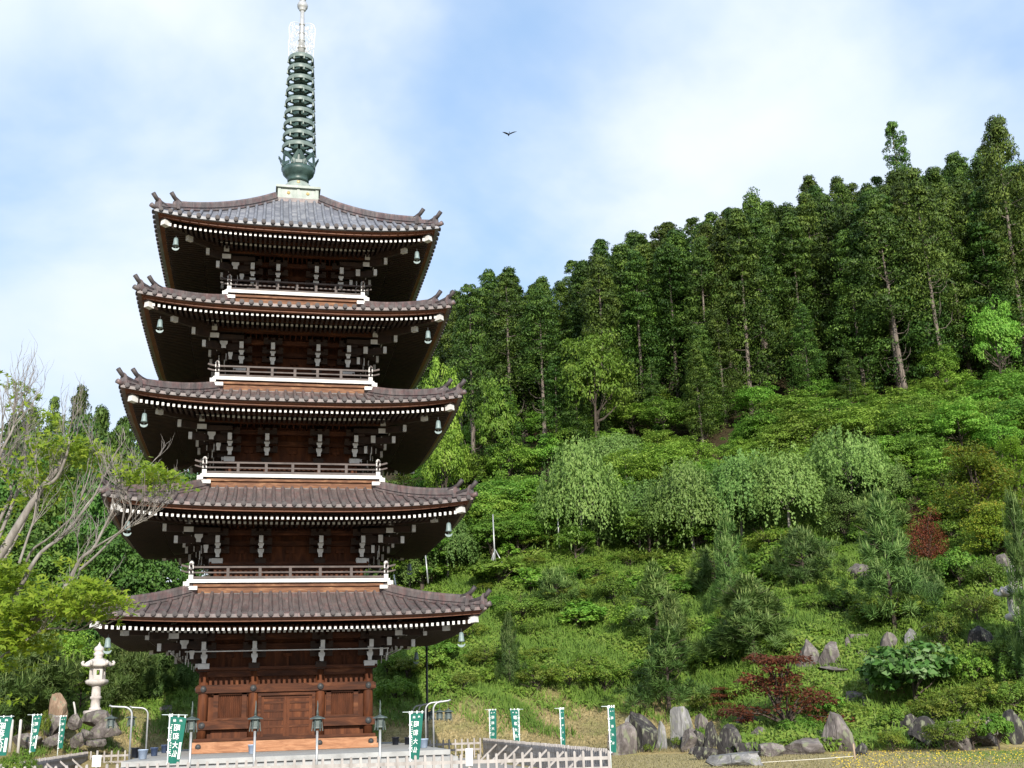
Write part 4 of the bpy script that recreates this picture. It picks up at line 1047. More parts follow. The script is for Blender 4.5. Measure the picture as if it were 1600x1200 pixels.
ROCKS = [
 ('dark wedge stone between the pale boulder and the dark jagged one', 1092, 1172, 26, 30, 'rock_dark', .2),
 ('brown stone filling the gap behind the low dark slab', 1186, 1160, 34, 24, 'rock', .15),
 ('grey leaning stone behind the reddish-grey and dark boulders', 990, 1150, 30, 34, 'rock_pale', .3),
 ('small split stone on the dry grass left of the flat rock', 1085, 1180, 18, 12, 'rock', .1),
 ('brown stone half sunk beside the pointed boulder, left', 1282, 1160, 30, 26, 'rock', .2),
 ('dark stone under the big-leaved shrub', 1418, 1150, 44, 34, 'rock_dark', .1),
 ('round reddish-grey boulder at the left end of the rock garden, beside the fence corner', 974, 1177, 50, 48, 'rock', .25),
 ('tall dark round-topped boulder, second from the fence corner', 1007, 1173, 46, 60, 'rock_dark', .15),
 ('narrow pale split stone between the dark round boulder and the grey pointed one', 1034, 1172, 18, 44, 'rock_pale', .2),
 ('tall pale grey boulder with a sharp bright edge', 1066, 1168, 44, 62, 'rock_pale', .35),
 ('squat purplish stone in front of the pale grey boulder', 1080, 1174, 30, 36, 'rock', .1),
 ('grey stone behind and right of the pale boulder', 1098, 1150, 24, 34, 'rock', .3),
 ('dark jagged stone right of the pale boulder', 1112, 1172, 24, 44, 'rock_dark', .3),
 ('low dark block on the dry grass before the pale boulder', 1103, 1188, 38, 22, 'rock_dark', .05),
 ('dark boulder with a white-streaked peak below the red maple', 1142, 1178, 44, 46, 'rock_dark', .4),
 ('low dark slab right of the white-streaked boulder', 1168, 1178, 38, 18, 'rock_dark', 0),
 ('wide flat grey rock in the front of the rock garden', 1148, 1198, 88, 22, 'rock_pale', .15),
 ('long low rock between the flat rock and the pointed boulder, left half', 1205, 1183, 44, 22, 'rock', .15),
 ('long low brown slab leading to the pointed boulder', 1252, 1178, 70, 24, 'rock', .1),
 ('dark flat-topped stone under the red maple leaves', 1172, 1142, 52, 26, 'rock_dark', .1),
 ('pale stone at the foot of the red maple', 1232, 1158, 24, 18, 'rock_pale', .2),
 ('tall pointed brown-grey boulder standing alone before the garden steps', 1310, 1174, 54, 60, 'rock', .62),
 ('small dark stone at the right foot of the pointed boulder', 1345, 1181, 22, 20, 'rock_dark', .1),
 ('rounded standing stone, left of the twin stones on the slope', 1264, 1045, 38, 46, 'rock', .02),
 ('rounded standing stone, right of the twin stones on the slope', 1297, 1043, 32, 40, 'rock', .02),
 ('long flat slab under the twin standing stones', 1302, 1050, 46, 12, 'rock', 0),
 ('grey square stone high on the slope beside the tall pine', 1344, 905, 36, 26, 'rock', .1),
 ('leaning grey post stone by the hidden steps', 1326, 1020, 10, 24, 'rock', .1),
 ('brown-grey block stone beside the upper steps', 1389, 1020, 30, 32, 'rock', .05),
 ('pale upright slab with a slanted top', 1425, 1006, 24, 24, 'rock_pale', .1),
 ('pale broken stone half covered by leaves above the slanted slab', 1454, 993, 26, 20, 'rock_pale', .3),
 ('dark leaning boulder in the middle of the slope', 1369, 1082, 34, 44, 'rock_dark', .35),
 ('brown round stone below the leaning boulder', 1334, 1098, 32, 18, 'rock', .2),
 ('small brown stone beside the leaning boulder', 1355, 1108, 14, 22, 'rock', .2),
 ('dark low stone in the leaves left of the white lantern', 1340, 962, 40, 20, 'rock_dark', .1),
 ('round dark boulder in the shrubs below the right lantern', 1535, 1012, 46, 34, 'rock_dark', .25),
 ('rounded grey stone in deep shade left of the right lantern', 1522, 900, 32, 26, 'rock', .2),
 ('blue-grey stone in shade just left of the right lantern', 1574, 898, 28, 34, 'rock', .3),
 ('black-brown rock wall stone under the azalea', 1452, 1166, 58, 46, 'rock_dark', .05),
 ('grey and pink boulder with a white face at the foot of the shrubs', 1502, 1172, 48, 46, 'rock', .3),
 ('mottled boulder right of the pink-grey one', 1537, 1165, 52, 44, 'rock', .2),
 ('large dark boulder at the right edge of the lawn', 1587, 1160, 46, 50, 'rock_dark', .25),
 ('small low stone by the wooden stake on the right', 1436, 1170, 16, 10, 'rock', .2),
]
for (lb, cx, yb, w_, h_, mt, pt_) in ROCKS: rock(lb, cx, yb, w_, h_, mt, pt_)
rock('tall tan rock leaning left behind the banners', 92, 1132, 34, 48, 'rock_tan', .22, d=61, tilt=-.2, seed=41)
rock('grey base stone under the tall tan rock', 84, 1146, 36, 30, 'rock', .2, d=60)
rock('grey mound stone carrying the white stone lantern', 150, 1134, 52, 24, 'rock', .1, d=61.5)
rock('broad brown-grey rock right below the stone lantern', 163, 1148, 50, 24, 'rock', .15, d=61.2, seed=52, dep=.5)
rock('grey stone left of the stone lantern base', 115, 1136, 24, 22, 'rock', .2, d=61)
rock('small pinkish stone below the broad lantern rock', 134, 1153, 20, 14, 'rock', .2, d=60)
rock('low grey wall stone behind the left banners', 42, 1166, 44, 20, 'rock', .05, d=58)
rock('long low wall stone between the left banners', 78, 1165, 38, 18, 'rock', .05, d=59)
rock('dark wall stone right of the thin banner', 120, 1164, 28, 20, 'rock', .1, d=59)
rock('flat grey stone behind the left corner fence', 147, 1166, 34, 11, 'rock', .1, d=60)
rock('grey-pink stone on the bank just left of the pagoda', 258, 1118, 22, 16, 'rock', .2)

# stone steps climbing into the garden
st = thing('garden_steps', 'low stone steps climbing between the pointed boulder and the big-leaved shrub', 'steps', hit(1385, 1163))
p0 = hit(1385, 1163)
for i, (cx, yb, w_, h_) in enumerate(((1382, 1162, 78, 9), (1358, 1151, 40, 8), (1375, 1139, 44, 9))):
    p = hit(cx, yb); s = metres(1, p); b = MB(); b.M = Matrix.Translation(p - p0) @ Matrix.Rotation(-YAW + .05 * i, 4, 'Z')
    b.box((0, 0, h_ * s * .3), (w_ * s, .6, h_ * s * 1.3)); o = b.build('step', M['rock'], st)
    bv = o.modifiers.new('bevel', 'BEVEL'); bv.width = .03; bv.segments = 2
p = hit(1378, 1026); t = thing('slab_row', 'pale stone slabs edging the upper garden path', 'slabs', p)
for i, (cx, yb, w_, h_) in enumerate(((1360, 1024, 44, 9), (1390, 1033, 38, 12), (1345, 1000, 40, 10))):
    q = hit(cx, yb); s = metres(1, q); b = MB(); b.M = Matrix.Translation(q - p) @ Matrix.Rotation(-YAW + .1 * i, 4, 'Z'); b.box((0, 0, h_ * s * .3), (w_ * s, .5, h_ * s * 1.2)); o = b.build('slab', M['rock'], t)
    bv = o.modifiers.new('bevel', 'BEVEL'); bv.width = .04; bv.segments = 2

# ---------------------------------------------------------------- stakes, ropes, poles
def stake(label, px, ytop, ybot, r_, mat, p=None, lean=0, d=None):
    p = p or (atd(px, ybot, d) if d else hit(px, ybot)); s = metres(1, p); h = (ybot - ytop) * s
    b = MB(); rr = random.Random(int(px)); b.tube([(0, 0, -.15), (lean * h * .5, 0, h * .5), (lean * h, 0, h)], [r_ * 1.1, r_, r_ * .9], 8); b.lathe([(r_ * .9, 0), (r_ * .5, .03), (0, .035)], 8, (lean * h, 0, h - .003))
    o = b.build('wooden_stake', mat, None, p); tag(o, label, 'stake'); return Vector((p.x + lean * h, p.y, p.z + h * .85)), p
a1, _ = stake('pale wooden stake at the end of the rope beside the pointed boulder', 1336, 1164, 1187, .04, M['stake'])
a2, _ = stake('leaning wooden stake holding the rope at the garden edge', 1449, 1148, 1172, .045, M['stake'], lean=-.2)
def rope(label, a, b, sag):
    a, b = Vector(a), Vector(b); m_ = MB(); m_.tube([a.lerp(b, i / 12) - Vector((0, 0, sag * 4 * (i / 12) * (1 - i / 12))) for i in range(13)], .014, 6)
    o = m_.build('rope', M['rope']); tag(o, label, 'rope')
g0 = hit(1130, 1197, 30) + Vector((0, 0, .06))
rope('pale rope lying along the lawn to the stake by the pointed boulder', g0, a1 - Vector((0, 0, .35)), .02)
rope('thin rope strung from the garden steps to the leaning stake', hit(1395, 1163) + Vector((0, 0, .25)), a2, .05)
stake('pale wooden post standing left at the banners, left of a pair', 15.5, 1127, 1170, .07, M['stake_pale'], d=56)
stake('pale wooden post right of a pair, beside the dark conifer', 28.5, 1127, 1172, .07, M['stake_pale'], d=56)
stake('short leaning pale stake beside the stone lantern', 119, 1098, 1118, .05, M['stake_pale'], d=61, lean=-.25)
def support(label, px, ytop, ybot, tripod=True, lean=0, d=None):
    p = atd(px, ybot, d) if d else hit(px, ybot); s = metres(1, p); h = (ybot - ytop) * s
    t = thing('support_pole', label, 'pole', p, 0, 'grey support poles among the hillside trees')
    b = MB(); b.tube([(0, 0, -.3), (lean * h, 0, h)], [.065, .045], 8); b.build('pole', M['pole_grey'], t)
    if tripod:
        for a in (0, 2.1, 4.2):
            b = MB(); b.tube([(.9 * math.cos(a), .9 * math.sin(a), -.2), (0, 0, 1.5)], .038, 6); b.build('brace', M['pole_grey'], t)
support('grey pole with tripod braces among the trees right of the pagoda', 774, 803, 889, True, -.02, d=ground_frame(hit(774, 889))[1] - 2.5)
support('thin grey pole without braces in the leaves', 874, 795, 850, False, -.02, d=88)
support('short grey pole leaning by the second balcony', 621, 898, 925, False, -.2, d=76)
support('short pale pole beside the weeping tree right of the second roof', 669, 868, 905, False, -.1, d=83)
# bird in flight
pbd = atd(795, 210, 55); s = metres(1, pbd)
t = thing('bird', 'small dark bird gliding in the sky right of the spire', 'bird', pbd, -YAW + PI / 2 + .25)
t.rotation_euler = (R(-9), R(6), -YAW + PI / 2 + .25)
b = MB(); b.tube([(-.11, .0, .02), (-.05, 0, .005), (.02, 0, -.01), (.09, 0, -.02), (.14, 0, -.03)], [.012, .03, .05, .04, .012], 8)
b.tube([(-.11, 0, .02), (-.22, 0, .035)], [.012, .03], 6)
bo = b.build('body', M['bird'], t); t.scale = (.85, .85, .85)
for sgn in (-1, 1):
    b = MB(); pts = [(-.04, 0), (.09, .02), (.10, .2), (.05, .42), (-.02, .62), (-.07, .4), (-.07, .15)]
    top = [(x - .35 * y_, sgn * y_ * .8, .02 + .22 * y_ - .3 * y_ * y_) for x, y_ in pts]
    n = len(top); b.add(top + [(x, y_, z - .012) for x, y_, z in top], [tuple(range(n)), tuple(range(2 * n - 1, n - 1, -1))] + [(i, i + n, (i + 1) % n + n, (i + 1) % n) for i in range(n)])
    b.build('wing', M['bird'], t)
# ---------------------------------------------------------------- vegetation
rng = np.random.default_rng(11)
def unit(v): return v / np.maximum(np.linalg.norm(v, axis=-1, keepdims=True), 1e-9)
def leaf_mesh(name, mat, P, N, Ln, Wd, tint, T=None, Cn=None, soft=.55, fold=0):
    """many small leaf faces: P centres, N facing, Ln/Wd length and width, T direction of the leaf's axis, Cn clump normal"""
    n = len(P); N = unit(N)
    if T is None: T = rng.normal(size=(n, 3))
    T = unit(T - N * (T * N).sum(1, keepdims=True)); B = np.cross(N, T)
    Ln = np.broadcast_to(np.asarray(Ln, float).reshape(-1, 1), (n, 1)) / 2; Wd = np.broadcast_to(np.asarray(Wd, float).reshape(-1, 1), (n, 1)) / 2
    V = np.stack([P - T * Ln, P - B * Wd - T * Ln * .1, P + T * Ln, P + B * Wd - T * Ln * .1], 1)
    if Cn is not None:
        # keep the face's own side agreeing with the clump's outward direction
        flip = ((N * Cn).sum(1) < 0); V[flip] = V[flip][:, ::-1]
    me = bpy.data.meshes.new(name)
    me.vertices.add(4 * n); me.loops.add(4 * n); me.polygons.add(n)
    me.vertices.foreach_set('co', V.astype(np.float32).ravel())
    me.polygons.foreach_set('loop_start', np.arange(0, 4 * n, 4, dtype=np.int32))
    me.loops.foreach_set('vertex_index', np.arange(4 * n, dtype=np.int32))
    me.update(calc_edges=True)
    at = me.attributes.new('tint', 'FLOAT', 'FACE'); at.data.foreach_set('value', np.clip(tint, 0, 1).astype(np.float32))
    me.materials.append(mat)
    if Cn is not None:
        Nf = np.where(((N * Cn).sum(1) < 0)[:, None], -N, N)
        nn = unit(Cn * soft + Nf * (1 - soft))
        me.polygons.foreach_set('use_smooth', [True] * n)
        me.normals_split_custom_set_from_vertices(np.repeat(nn, 4, 0).tolist())
    return me
def clumps(C, Rd, k, flat=.7, up=.25, shell=.7):
    """k points on the outer shell of each clump; returns P, outward direction"""
    n = len(C); d = rng.normal(size=(n, k, 3)); d[..., 2] += up * 2; d = unit(d)
    r = (shell + (1 - shell) * rng.random((n, k, 1)))
    P = C[:, None] + d * r * Rd[:, None, None] * np.array([1, 1, flat])
    return P.reshape(-1, 3), unit(d / np.array([1, 1, flat])).reshape(-1, 3)

def tree_mb(H, r0, segs, lean=0, seed=0):
    """tapered trunk with limbs: segs = list of (z, length, azimuth, pitch, radius)"""
    mb = MB(); rr = random.Random(seed)
    path = []; x = y = 0
    for i in range(9):
        t = i / 8; path.append((x, y, H * t - .4 * (i == 0))); x += rr.uniform(-.02, .02) * H / 8 + lean * H / 8; y += rr.uniform(-.02, .02) * H / 8
    rad = [r0 * (1.25 if i == 0 else 1 - .9 * i / 8) for i in range(9)]
    mb.tube(path, rad, 8)
    for (z, ln, az, pt, r_) in segs:
        t = z / H * 8; i = min(7, int(t)); f = t - i
        p = Vector(path[i]).lerp(Vector(path[i + 1]), f)
        pts = [p]; d = Vector((math.cos(az) * math.cos(pt), math.sin(az) * math.cos(pt), math.sin(pt)))
        for j in range(4):
            d = (d + Vector((rr.uniform(-.2, .2), rr.uniform(-.2, .2), rr.uniform(-.1, .25)))).normalized(); pts.append(pts[-1] + d * ln / 4)
        mb.tube(pts, [r_, r_ * .75, r_ * .5, r_ * .3, r_ * .15], 5, cap=False)
    return mb
def mesh_of(mb, name, mat):
    o = mb.build(name, mat); me = o.data; bpy.data.objects.remove(o); return me

# --- cedars: conical crowns of round tufts, bare lower trunks with dead curved twigs
def cedar(seed, H=22, cb=.16, Rm=3.3, nt=210, open_top=0, k=104):
    global rng
    rng = np.random.default_rng(seed)
    f = rng.random(nt) ** .85
    az = rng.random(nt) * 2 * PI; ph = rng.random(6) * 6.3
    prof = Rm * (1 - f) ** .62 * np.minimum(1, .6 + f * 3) * (.72 + .34 * rng.random(nt)) * (1 + .20 * np.sin(f * 11 + ph[0]) + .22 * np.sin(2 * az + ph[1] + f * 7) + .12 * np.sin(f * 23 + ph[2] + az))
    if open_top: prof = np.where(f > 1 - open_top, np.maximum(prof * 1.25, .4), prof)
    q = .5 + .5 * rng.random(nt) ** .6
    rad = prof * q * np.where(rng.random(nt) < .12, 1.3, 1) + .15
    z = H * (cb + (1 - cb) * f) - .22 * rad + rng.normal(size=nt) * .2
    C = np.stack([rad * np.cos(az), rad * np.sin(az), z], 1)
    Rd = (.70 + .75 * rng.random(nt)) * (1.10 - .50 * f)
    if open_top:
        keep = ~((f > 1 - open_top) & (rng.random(nt) < .3)); C = C[keep]; Rd = Rd[keep] * np.where(f[keep] > 1 - open_top, .78, 1)
    P, D = clumps(C, Rd, k, flat=.72, up=.30, shell=.74)
    n = len(P); tt = np.repeat(rng.random(len(C)), k) * .6 + rng.random(n) * .4
    tint = tt
    Nn = D + rng.normal(size=(n, 3)) * .55
    T = D + np.array([0, 0, .5]) + rng.normal(size=(n, 3)) * .4
    me = leaf_mesh('crown', M['cedar'], P, Nn, .22 + .12 * rng.random(n), .10 + .05 * rng.random(n), tint, T=D + np.array([0, 0, .5]) + rng.normal(size=(n, 3)) * .4, Cn=D, soft=.8)
    rr = random.Random(seed)
    segs = [(H * (cb + (1 - cb) * rr.random() * .8), rr.uniform(1.2, 2.2), rr.uniform(0, 6.3), rr.uniform(-.2, .3), .06) for _ in range(22)]
    mb = tree_mb(H * .98, H * .0125, segs, seed=seed)
    for _ in range(9):                        # dead hooked twigs below the crown
        zz = H * rr.uniform(.12, cb + .08); a = rr.uniform(0, 6.3); ln = rr.uniform(1., 2.1); c, s = math.cos(a), math.sin(a)
        mb.tube([(c * .1, s * .1, zz), (c * ln * .45, s * ln * .45, zz + .05), (c * ln * .8, s * ln * .8, zz + .35 * ln), (c * ln * .92, s * ln * .92, zz + .8 * ln)], [.045, .035, .025, .012], 4, cap=False)
    return me, mesh_of(mb, 'trunk', M['bark'])
# --- broadleaved trees and shrubs: lumpy crowns of layered leaf sprays
def broad(seed, H=7, Rr=3, mat='broad', nc=120, k=70, leaf=.24, flat=.5, zc=.58, zr=.42, trunk='bark_dark', cr=.85, soft=.5, low=-.35):
    global rng
    rng = np.random.default_rng(seed)
    lob = rng.normal(size=(9, 3)); lob = unit(lob)
    d = rng.normal(size=(nc, 3)); d[:, 2] = np.where(d[:, 2] < low, -d[:, 2] * .5, d[:, 2]); d = unit(d)
    lump = 1 + .22 * np.clip((d @ lob.T), 0, 1).max(1) ** 3 - .12 + rng.normal(size=nc) * .07
    q = (.45 + .55 * rng.random(nc) ** .45) * lump
    C = d * q[:, None] * np.array([Rr, Rr, H * zr]) + np.array([0, 0, H * zc])
    Rd = cr * (.6 + .6 * rng.random(nc)) * Rr / 3
    P, D = clumps(C, Rd, k, flat=flat, up=.25, shell=.5)
    n = len(P); out = np.repeat(d, k, 0)
    Nn = D * .5 + np.array([0, 0, .55]) + out * .35 + rng.normal(size=(n, 3)) * .45
    tint = np.repeat(rng.random(nc), k) * .45 + rng.random(n) * .4 + .1
    ln = leaf * (.7 + .6 * rng.random(n))
    me = leaf_mesh('crown', M[mat], P, Nn, ln, ln * .55, tint, Cn=unit(D * .6 + out * .5 + np.array([0, 0, .25])), soft=soft)
    rr = random.Random(seed)
    segs = [(H * rr.uniform(.15, .6), Rr * rr.uniform(.6, 1.), rr.uniform(0, 6.3), rr.uniform(.15, .9), .028 * H ** .5 * 1.1) for _ in range(12)]
    return me, mesh_of(tree_mb(H * .85, .045 * H ** .75, segs, seed=seed), 'trunk', M[trunk])
# --- weeping trees
def weeping(seed, H=7, Rr=4.2, ns=520, k=26):
    global rng
    rng = np.random.default_rng(seed)
    lob = unit(rng.normal(size=(7, 3)))
    e = unit(rng.normal(size=(ns, 3)) * np.array([1, 1, .9])); e[:, 2] = np.abs(e[:, 2]) * 1.0 - .25 * rng.random(ns)
    lump = .86 + .34 * np.clip(e @ lob.T, 0, 1).max(1) ** 4
    q = (.55 + .45 * rng.random(ns) ** .5) * lump
    S = e * q[:, None] * np.array([Rr * .92, Rr * .92, H * .52]) + np.array([0, 0, H * .46])
    out = unit(e * np.array([1, 1, 0]) + 1e-3)
    ln = H * (.10 + .26 * rng.random(ns) ** 1.5); ln = np.minimum(ln, np.maximum(S[:, 2] - .3, .3))
    s = np.sort(rng.random((ns, k)), 1)
    r_ = .75 * np.sqrt(s) * (.4 + .6 * rng.random((ns, 1)))
    P = S[:, None] + out[:, None] * r_[..., None]; P[..., 2] += .25 * np.sin(np.minimum(s * 5, PI)) - ln[:, None] * s ** 1.6
    P = P.reshape(-1, 3) + rng.normal(size=(ns * k, 3)) * .13
    n = len(P); o_ = out.repeat(k, 0)
    Nn = o_ * .5 + np.array([0, 0, .55]) + rng.normal(size=(n, 3)) * .55
    T = np.array([0, 0, -.8]) + o_ * .5 + rng.normal(size=(n, 3)) * .55
    tint = np.repeat(rng.random(ns), k) * .45 + rng.random(n) * .5
    l_ = .19 + .13 * rng.random(n)
    me = leaf_mesh('crown', M['weep'], P, Nn, l_, l_ * .55, tint, T=T, Cn=unit(o_ * .6 + e.repeat(k, 0) * .4 + np.array([0, 0, .5])), soft=.42)
    rr = random.Random(seed); mb = tree_mb(H * .72, .15, [(H * rr.uniform(.3, .6), Rr * rr.uniform(.35, .65), rr.uniform(0, 6.3), rr.uniform(.2, .6), .06) for _ in range(16)], seed=seed)
    return me, mesh_of(mb, 'trunk', M['bark_grey'])
# --- young pines: tufts of needles with upright pale candles
def pine(seed, H=4.5, Rr=1.6, nt=125, k=92, shape='cone'):
    global rng
    rng = np.random.default_rng(seed)
    f = rng.random(nt) ** .9; f = np.clip(f * .45 + .55 * (np.round(f * 8) / 8) + rng.normal(size=nt) * .02, 0.01, .99)
    pr = Rr * ((1 - f) ** .85 * 1.12 if shape == 'cone' else np.sqrt(np.clip(1 - (2 * f - .85) ** 2 / 1.4, 0.05, 1)))
    az = rng.random(nt) * 2 * PI; ph = rng.random(4) * 6.3
    pr = pr * (.62 + .45 * rng.random(nt)) * (1 + .34 * np.sin(2 * az + ph[0] + f * 6) + .2 * np.sin(3 * az + ph[1] - f * 9) + .15 * np.sin(f * 19 + ph[2])); rad = pr * (.35 + .65 * rng.random(nt) ** .5)
    C = np.stack([rad * np.cos(az), rad * np.sin(az), H * (.12 + .84 * f) + .10 * rad], 1)
    ax = unit(np.stack([np.cos(az) * .6, np.sin(az) * .6, np.full(nt, .85)], 1) + rng.normal(size=(nt, 3)) * .2)
    d = unit(rng.normal(size=(nt, k, 3)) + ax[:, None] * 1.1)
    L_ = .16 + .10 * rng.random((nt, k, 1))
    sc_ = (.85 + .4 * rng.random((nt, 1, 1))) * Rr / 1.6
    P = (C[:, None] + d * L_ * sc_ * .95 + rng.normal(size=(nt, k, 3)) * .06).reshape(-1, 3); D = d.reshape(-1, 3); n = len(P)
    Nn = np.cross(D, rng.normal(size=(n, 3))); cn = unit(np.repeat(ax, k, 0) + D * .7)
    tint = np.repeat(rng.random(nt), k) * .45 + rng.random(n) * .35 + .05
    ln = (L_ * sc_ * 1.5).reshape(-1); wd = np.full(n, .026 * (Rr / 1.6) ** .5)
    # candles
    m_ = nt; c2 = C[:m_] + ax[:m_] * .25 * Rr / 1.6 + np.array([0, 0, .18]) * Rr / 1.6
    P = np.concatenate([P, c2, c2]); Nn = np.concatenate([Nn, np.tile([[1., 0, 0]], (m_, 1)) + rng.normal(size=(m_, 3)) * .3, np.tile([[0, 1., 0]], (m_, 1)) + rng.normal(size=(m_, 3)) * .3])
    T = np.concatenate([D, np.tile([[0, 0, 1.]], (2 * m_, 1)) + rng.normal(size=(2 * m_, 3)) * .12]); cn = np.concatenate([cn, ax, ax])
    cl = (.2 + .3 * rng.random(m_)) * (f > .35) * Rr / 1.6 + .05
    ln = np.concatenate([ln, cl, cl]); wd = np.concatenate([wd, np.full(2 * m_, .05)]); tint = np.concatenate([tint, np.full(2 * m_, .92)])
    me = leaf_mesh('crown', M['pine'], P, Nn, ln, wd, tint, T=T, Cn=cn, soft=.55)
    rr = random.Random(seed)
    segs = [(H * rr.uniform(.15, .8), Rr * rr.uniform(.5, .9), rr.uniform(0, 6.3), rr.uniform(.0, .5), .035) for _ in range(22)]
    return me, mesh_of(tree_mb(H * .95, .03 * H ** .8, segs, seed=seed), 'trunk', M['bark_dark'])
# --- layered plants: flat pads of foliage (Japanese maples, junipers)
def layered(seed, mat, H=3, Rr=2, npad=14, k=260, leaf=.13, thick=.12, trunk='bark_dark', padr=.45, droop=.25, aspect=.55):
    global rng
    rng = np.random.default_rng(seed)
    az = rng.random(npad) * 2 * PI; f = (np.arange(npad) + .5) / npad; r_ = Rr * (.25 + .55 * rng.random(npad)) * (1.05 - .6 * f)
    C = np.stack([r_ * np.cos(az), r_ * np.sin(az), H * (.30 + .66 * f) + rng.normal(size=npad) * .05 * H], 1)
    pr = Rr * padr * (.7 + .6 * rng.random(npad)) * (1.1 - .3 * f)
    a2 = rng.random((npad, k)) * 2 * PI; q = np.sqrt(rng.random((npad, k)))
    off = np.stack([pr[:, None] * q * np.cos(a2), pr[:, None] * q * np.sin(a2), -droop * pr[:, None] * q ** 2 + thick * rng.normal(size=(npad, k))], -1)
    P = (C[:, None] + off).reshape(-1, 3); n = len(P)
    out = unit(off * np.array([1, 1, 0]) + np.array([0, 0, 1e-3])).reshape(-1, 3)
    Nn = np.array([0, 0, .8]) + out * .3 + rng.normal(size=(n, 3)) * .4
    tint = np.repeat(rng.random(npad), k) * .4 + rng.random(n) * .5
    l_ = leaf * (.7 + .6 * rng.random(n))
    me = leaf_mesh('crown', M[mat], P, Nn, l_, l_ * aspect, tint, T=out + rng.normal(size=(n, 3)) * .5, Cn=unit(out * .5 + np.array([0, 0, .8])), soft=.4)
    mb = MB(); rr = random.Random(seed)
    stem = [(0, 0, -.2), (.08 * Rr, .03, H * .15), (-.05 * Rr, .05, H * .32), (.05 * Rr, 0, H * .5), (0, 0, H * .8)]
    mb.tube(stem, [.05 * H ** .5 + .02, .05 * H ** .5, .04 * H ** .5, .028, .012], 7)
    for i in range(npad):
        b_ = Vector(stem[1 + int(2.4 * i / npad)]); e = Vector(C[i]); m_ = b_.lerp(e, .5) + Vector((rr.uniform(-.1, .1), rr.uniform(-.1, .1), .08 * H)) * .6
        mb.tube([b_, m_, e - Vector((0, 0, .04))], [.03 * H ** .5, .02 * H ** .5, .008], 5, cap=False)
    return me, mesh_of(mb, 'trunk', M[trunk])

class Kind:
    """one kind of plant: a few different meshes, planted as separate objects"""
    def __init__(s, name, cat, meshes, size): s.name = name; s.cat = cat; s.me = meshes; s.size = size; s.n = 0
    def plant(s, loc, h, label, group, w=1.0, v=None, rz=None):
        v = s.n if v is None else v; s.n += 1
        crown, trunk = s.me[v % len(s.me)]
        k = h / s.size
        t = thing(s.name, label, s.cat, loc, rnd.uniform(0, 6.28) if rz is None else rz, group)
        u = rnd.uniform(.86, 1.16); t.scale = (k * w * u, k * w / u, k)
        t.rotation_euler = (rnd.uniform(-.035, .035), rnd.uniform(-.035, .035), t.rotation_euler[2])
        part('trunk', trunk, t); part('crown', crown, t)
        return t

K = {}
K['cedar'] = Kind('cedar_tree', 'tree', [cedar(101, cb=.10, Rm=3.5), cedar(102, cb=.16, Rm=3.0), cedar(103, cb=.05, Rm=3.8, nt=250), cedar(104, cb=.10, Rm=3.4, nt=180), cedar(105, cb=.14, Rm=3.7, nt=230), cedar(106, cb=.08, Rm=3.2, nt=190, open_top=.15)], 22)
K['bare'] = Kind('cedar_tree', 'tree', [cedar(111, cb=.42, Rm=3.0, nt=150), cedar(112, cb=.46, Rm=2.8, nt=135)], 22)
K['open'] = Kind('cedar_tree', 'tree', [cedar(121, cb=.35, Rm=2.6, nt=170, open_top=.42), cedar(122, cb=.3, Rm=2.5, nt=150, open_top=.35)], 22)
K['broad'] = Kind('broadleaf_tree', 'tree', [broad(201), broad(202, Rr=3.3, flat=.4), broad(203, nc=100, flat=.45), broad(204, nc=110, flat=.55)], 7)
K['dark'] = Kind('broadleaf_tree', 'tree', [broad(211, mat='broad_dark'), broad(212, mat='broad_dark', Rr=2.6, zr=.46)], 7)
K['far'] = Kind('broadleaf_tree', 'tree', [broad(221, H=12, Rr=4.5, mat='broad_dark', leaf=.42, cr=.8), broad(222, H=12, Rr=4, mat='broad_dark', leaf=.38, cr=.8)], 12)
K['weep'] = Kind('weeping_tree', 'tree', [weeping(301), weeping(302, H=7, Rr=3.6), weeping(303, Rr=4.6, ns=580)], 7)
K['pine'] = Kind('pine_tree', 'tree', [pine(401), pine(402, Rr=1.5), pine(403, Rr=1.8, nt=230)], 4.5)
K['roundpine'] = Kind('pine_tree', 'tree', [pine(411, H=3, Rr=1.5, shape='round'), pine(412, H=3, Rr=1.4, shape='round')], 3)
K['redmaple'] = Kind('red_maple', 'tree', [layered(501, 'redmaple', H=3.2, Rr=2.3, npad=22, k=220, thick=.07, padr=.32, leaf=.12)], 3.2)
K['lace'] = Kind('purple_maple', 'tree', [layered(511, 'purple', H=2, Rr=1.6, npad=26, k=220, leaf=.10, droop=.6, aspect=.3), layered(512, 'redmaple', H=2, Rr=1.6, npad=30, k=220, leaf=.12, droop=.8, aspect=.3)], 2)
K['maple'] = Kind('maple_tree', 'tree', [layered(521, 'orange', H=5, Rr=3.6, npad=44, k=260, leaf=.18, thick=.16, padr=.36), layered(522, 'yellow', H=5, Rr=3.2, npad=34, k=240, leaf=.18, thick=.15, padr=.34)], 5)
K['juniper'] = Kind('layered_juniper', 'shrub', [layered(531, 'pine', H=3, Rr=2, npad=26, k=420, leaf=.13, thick=.10, padr=.42, droop=.35, aspect=.4)], 3)
K['azalea'] = Kind('azalea_shrub', 'shrub', [broad(601, H=1.6, Rr=1.2, mat='azalea', nc=60, k=60, leaf=.10, cr=.75), broad(602, H=1.6, Rr=1.4, mat='azalea', nc=70, k=60, leaf=.10, cr=.7)], 1.6)
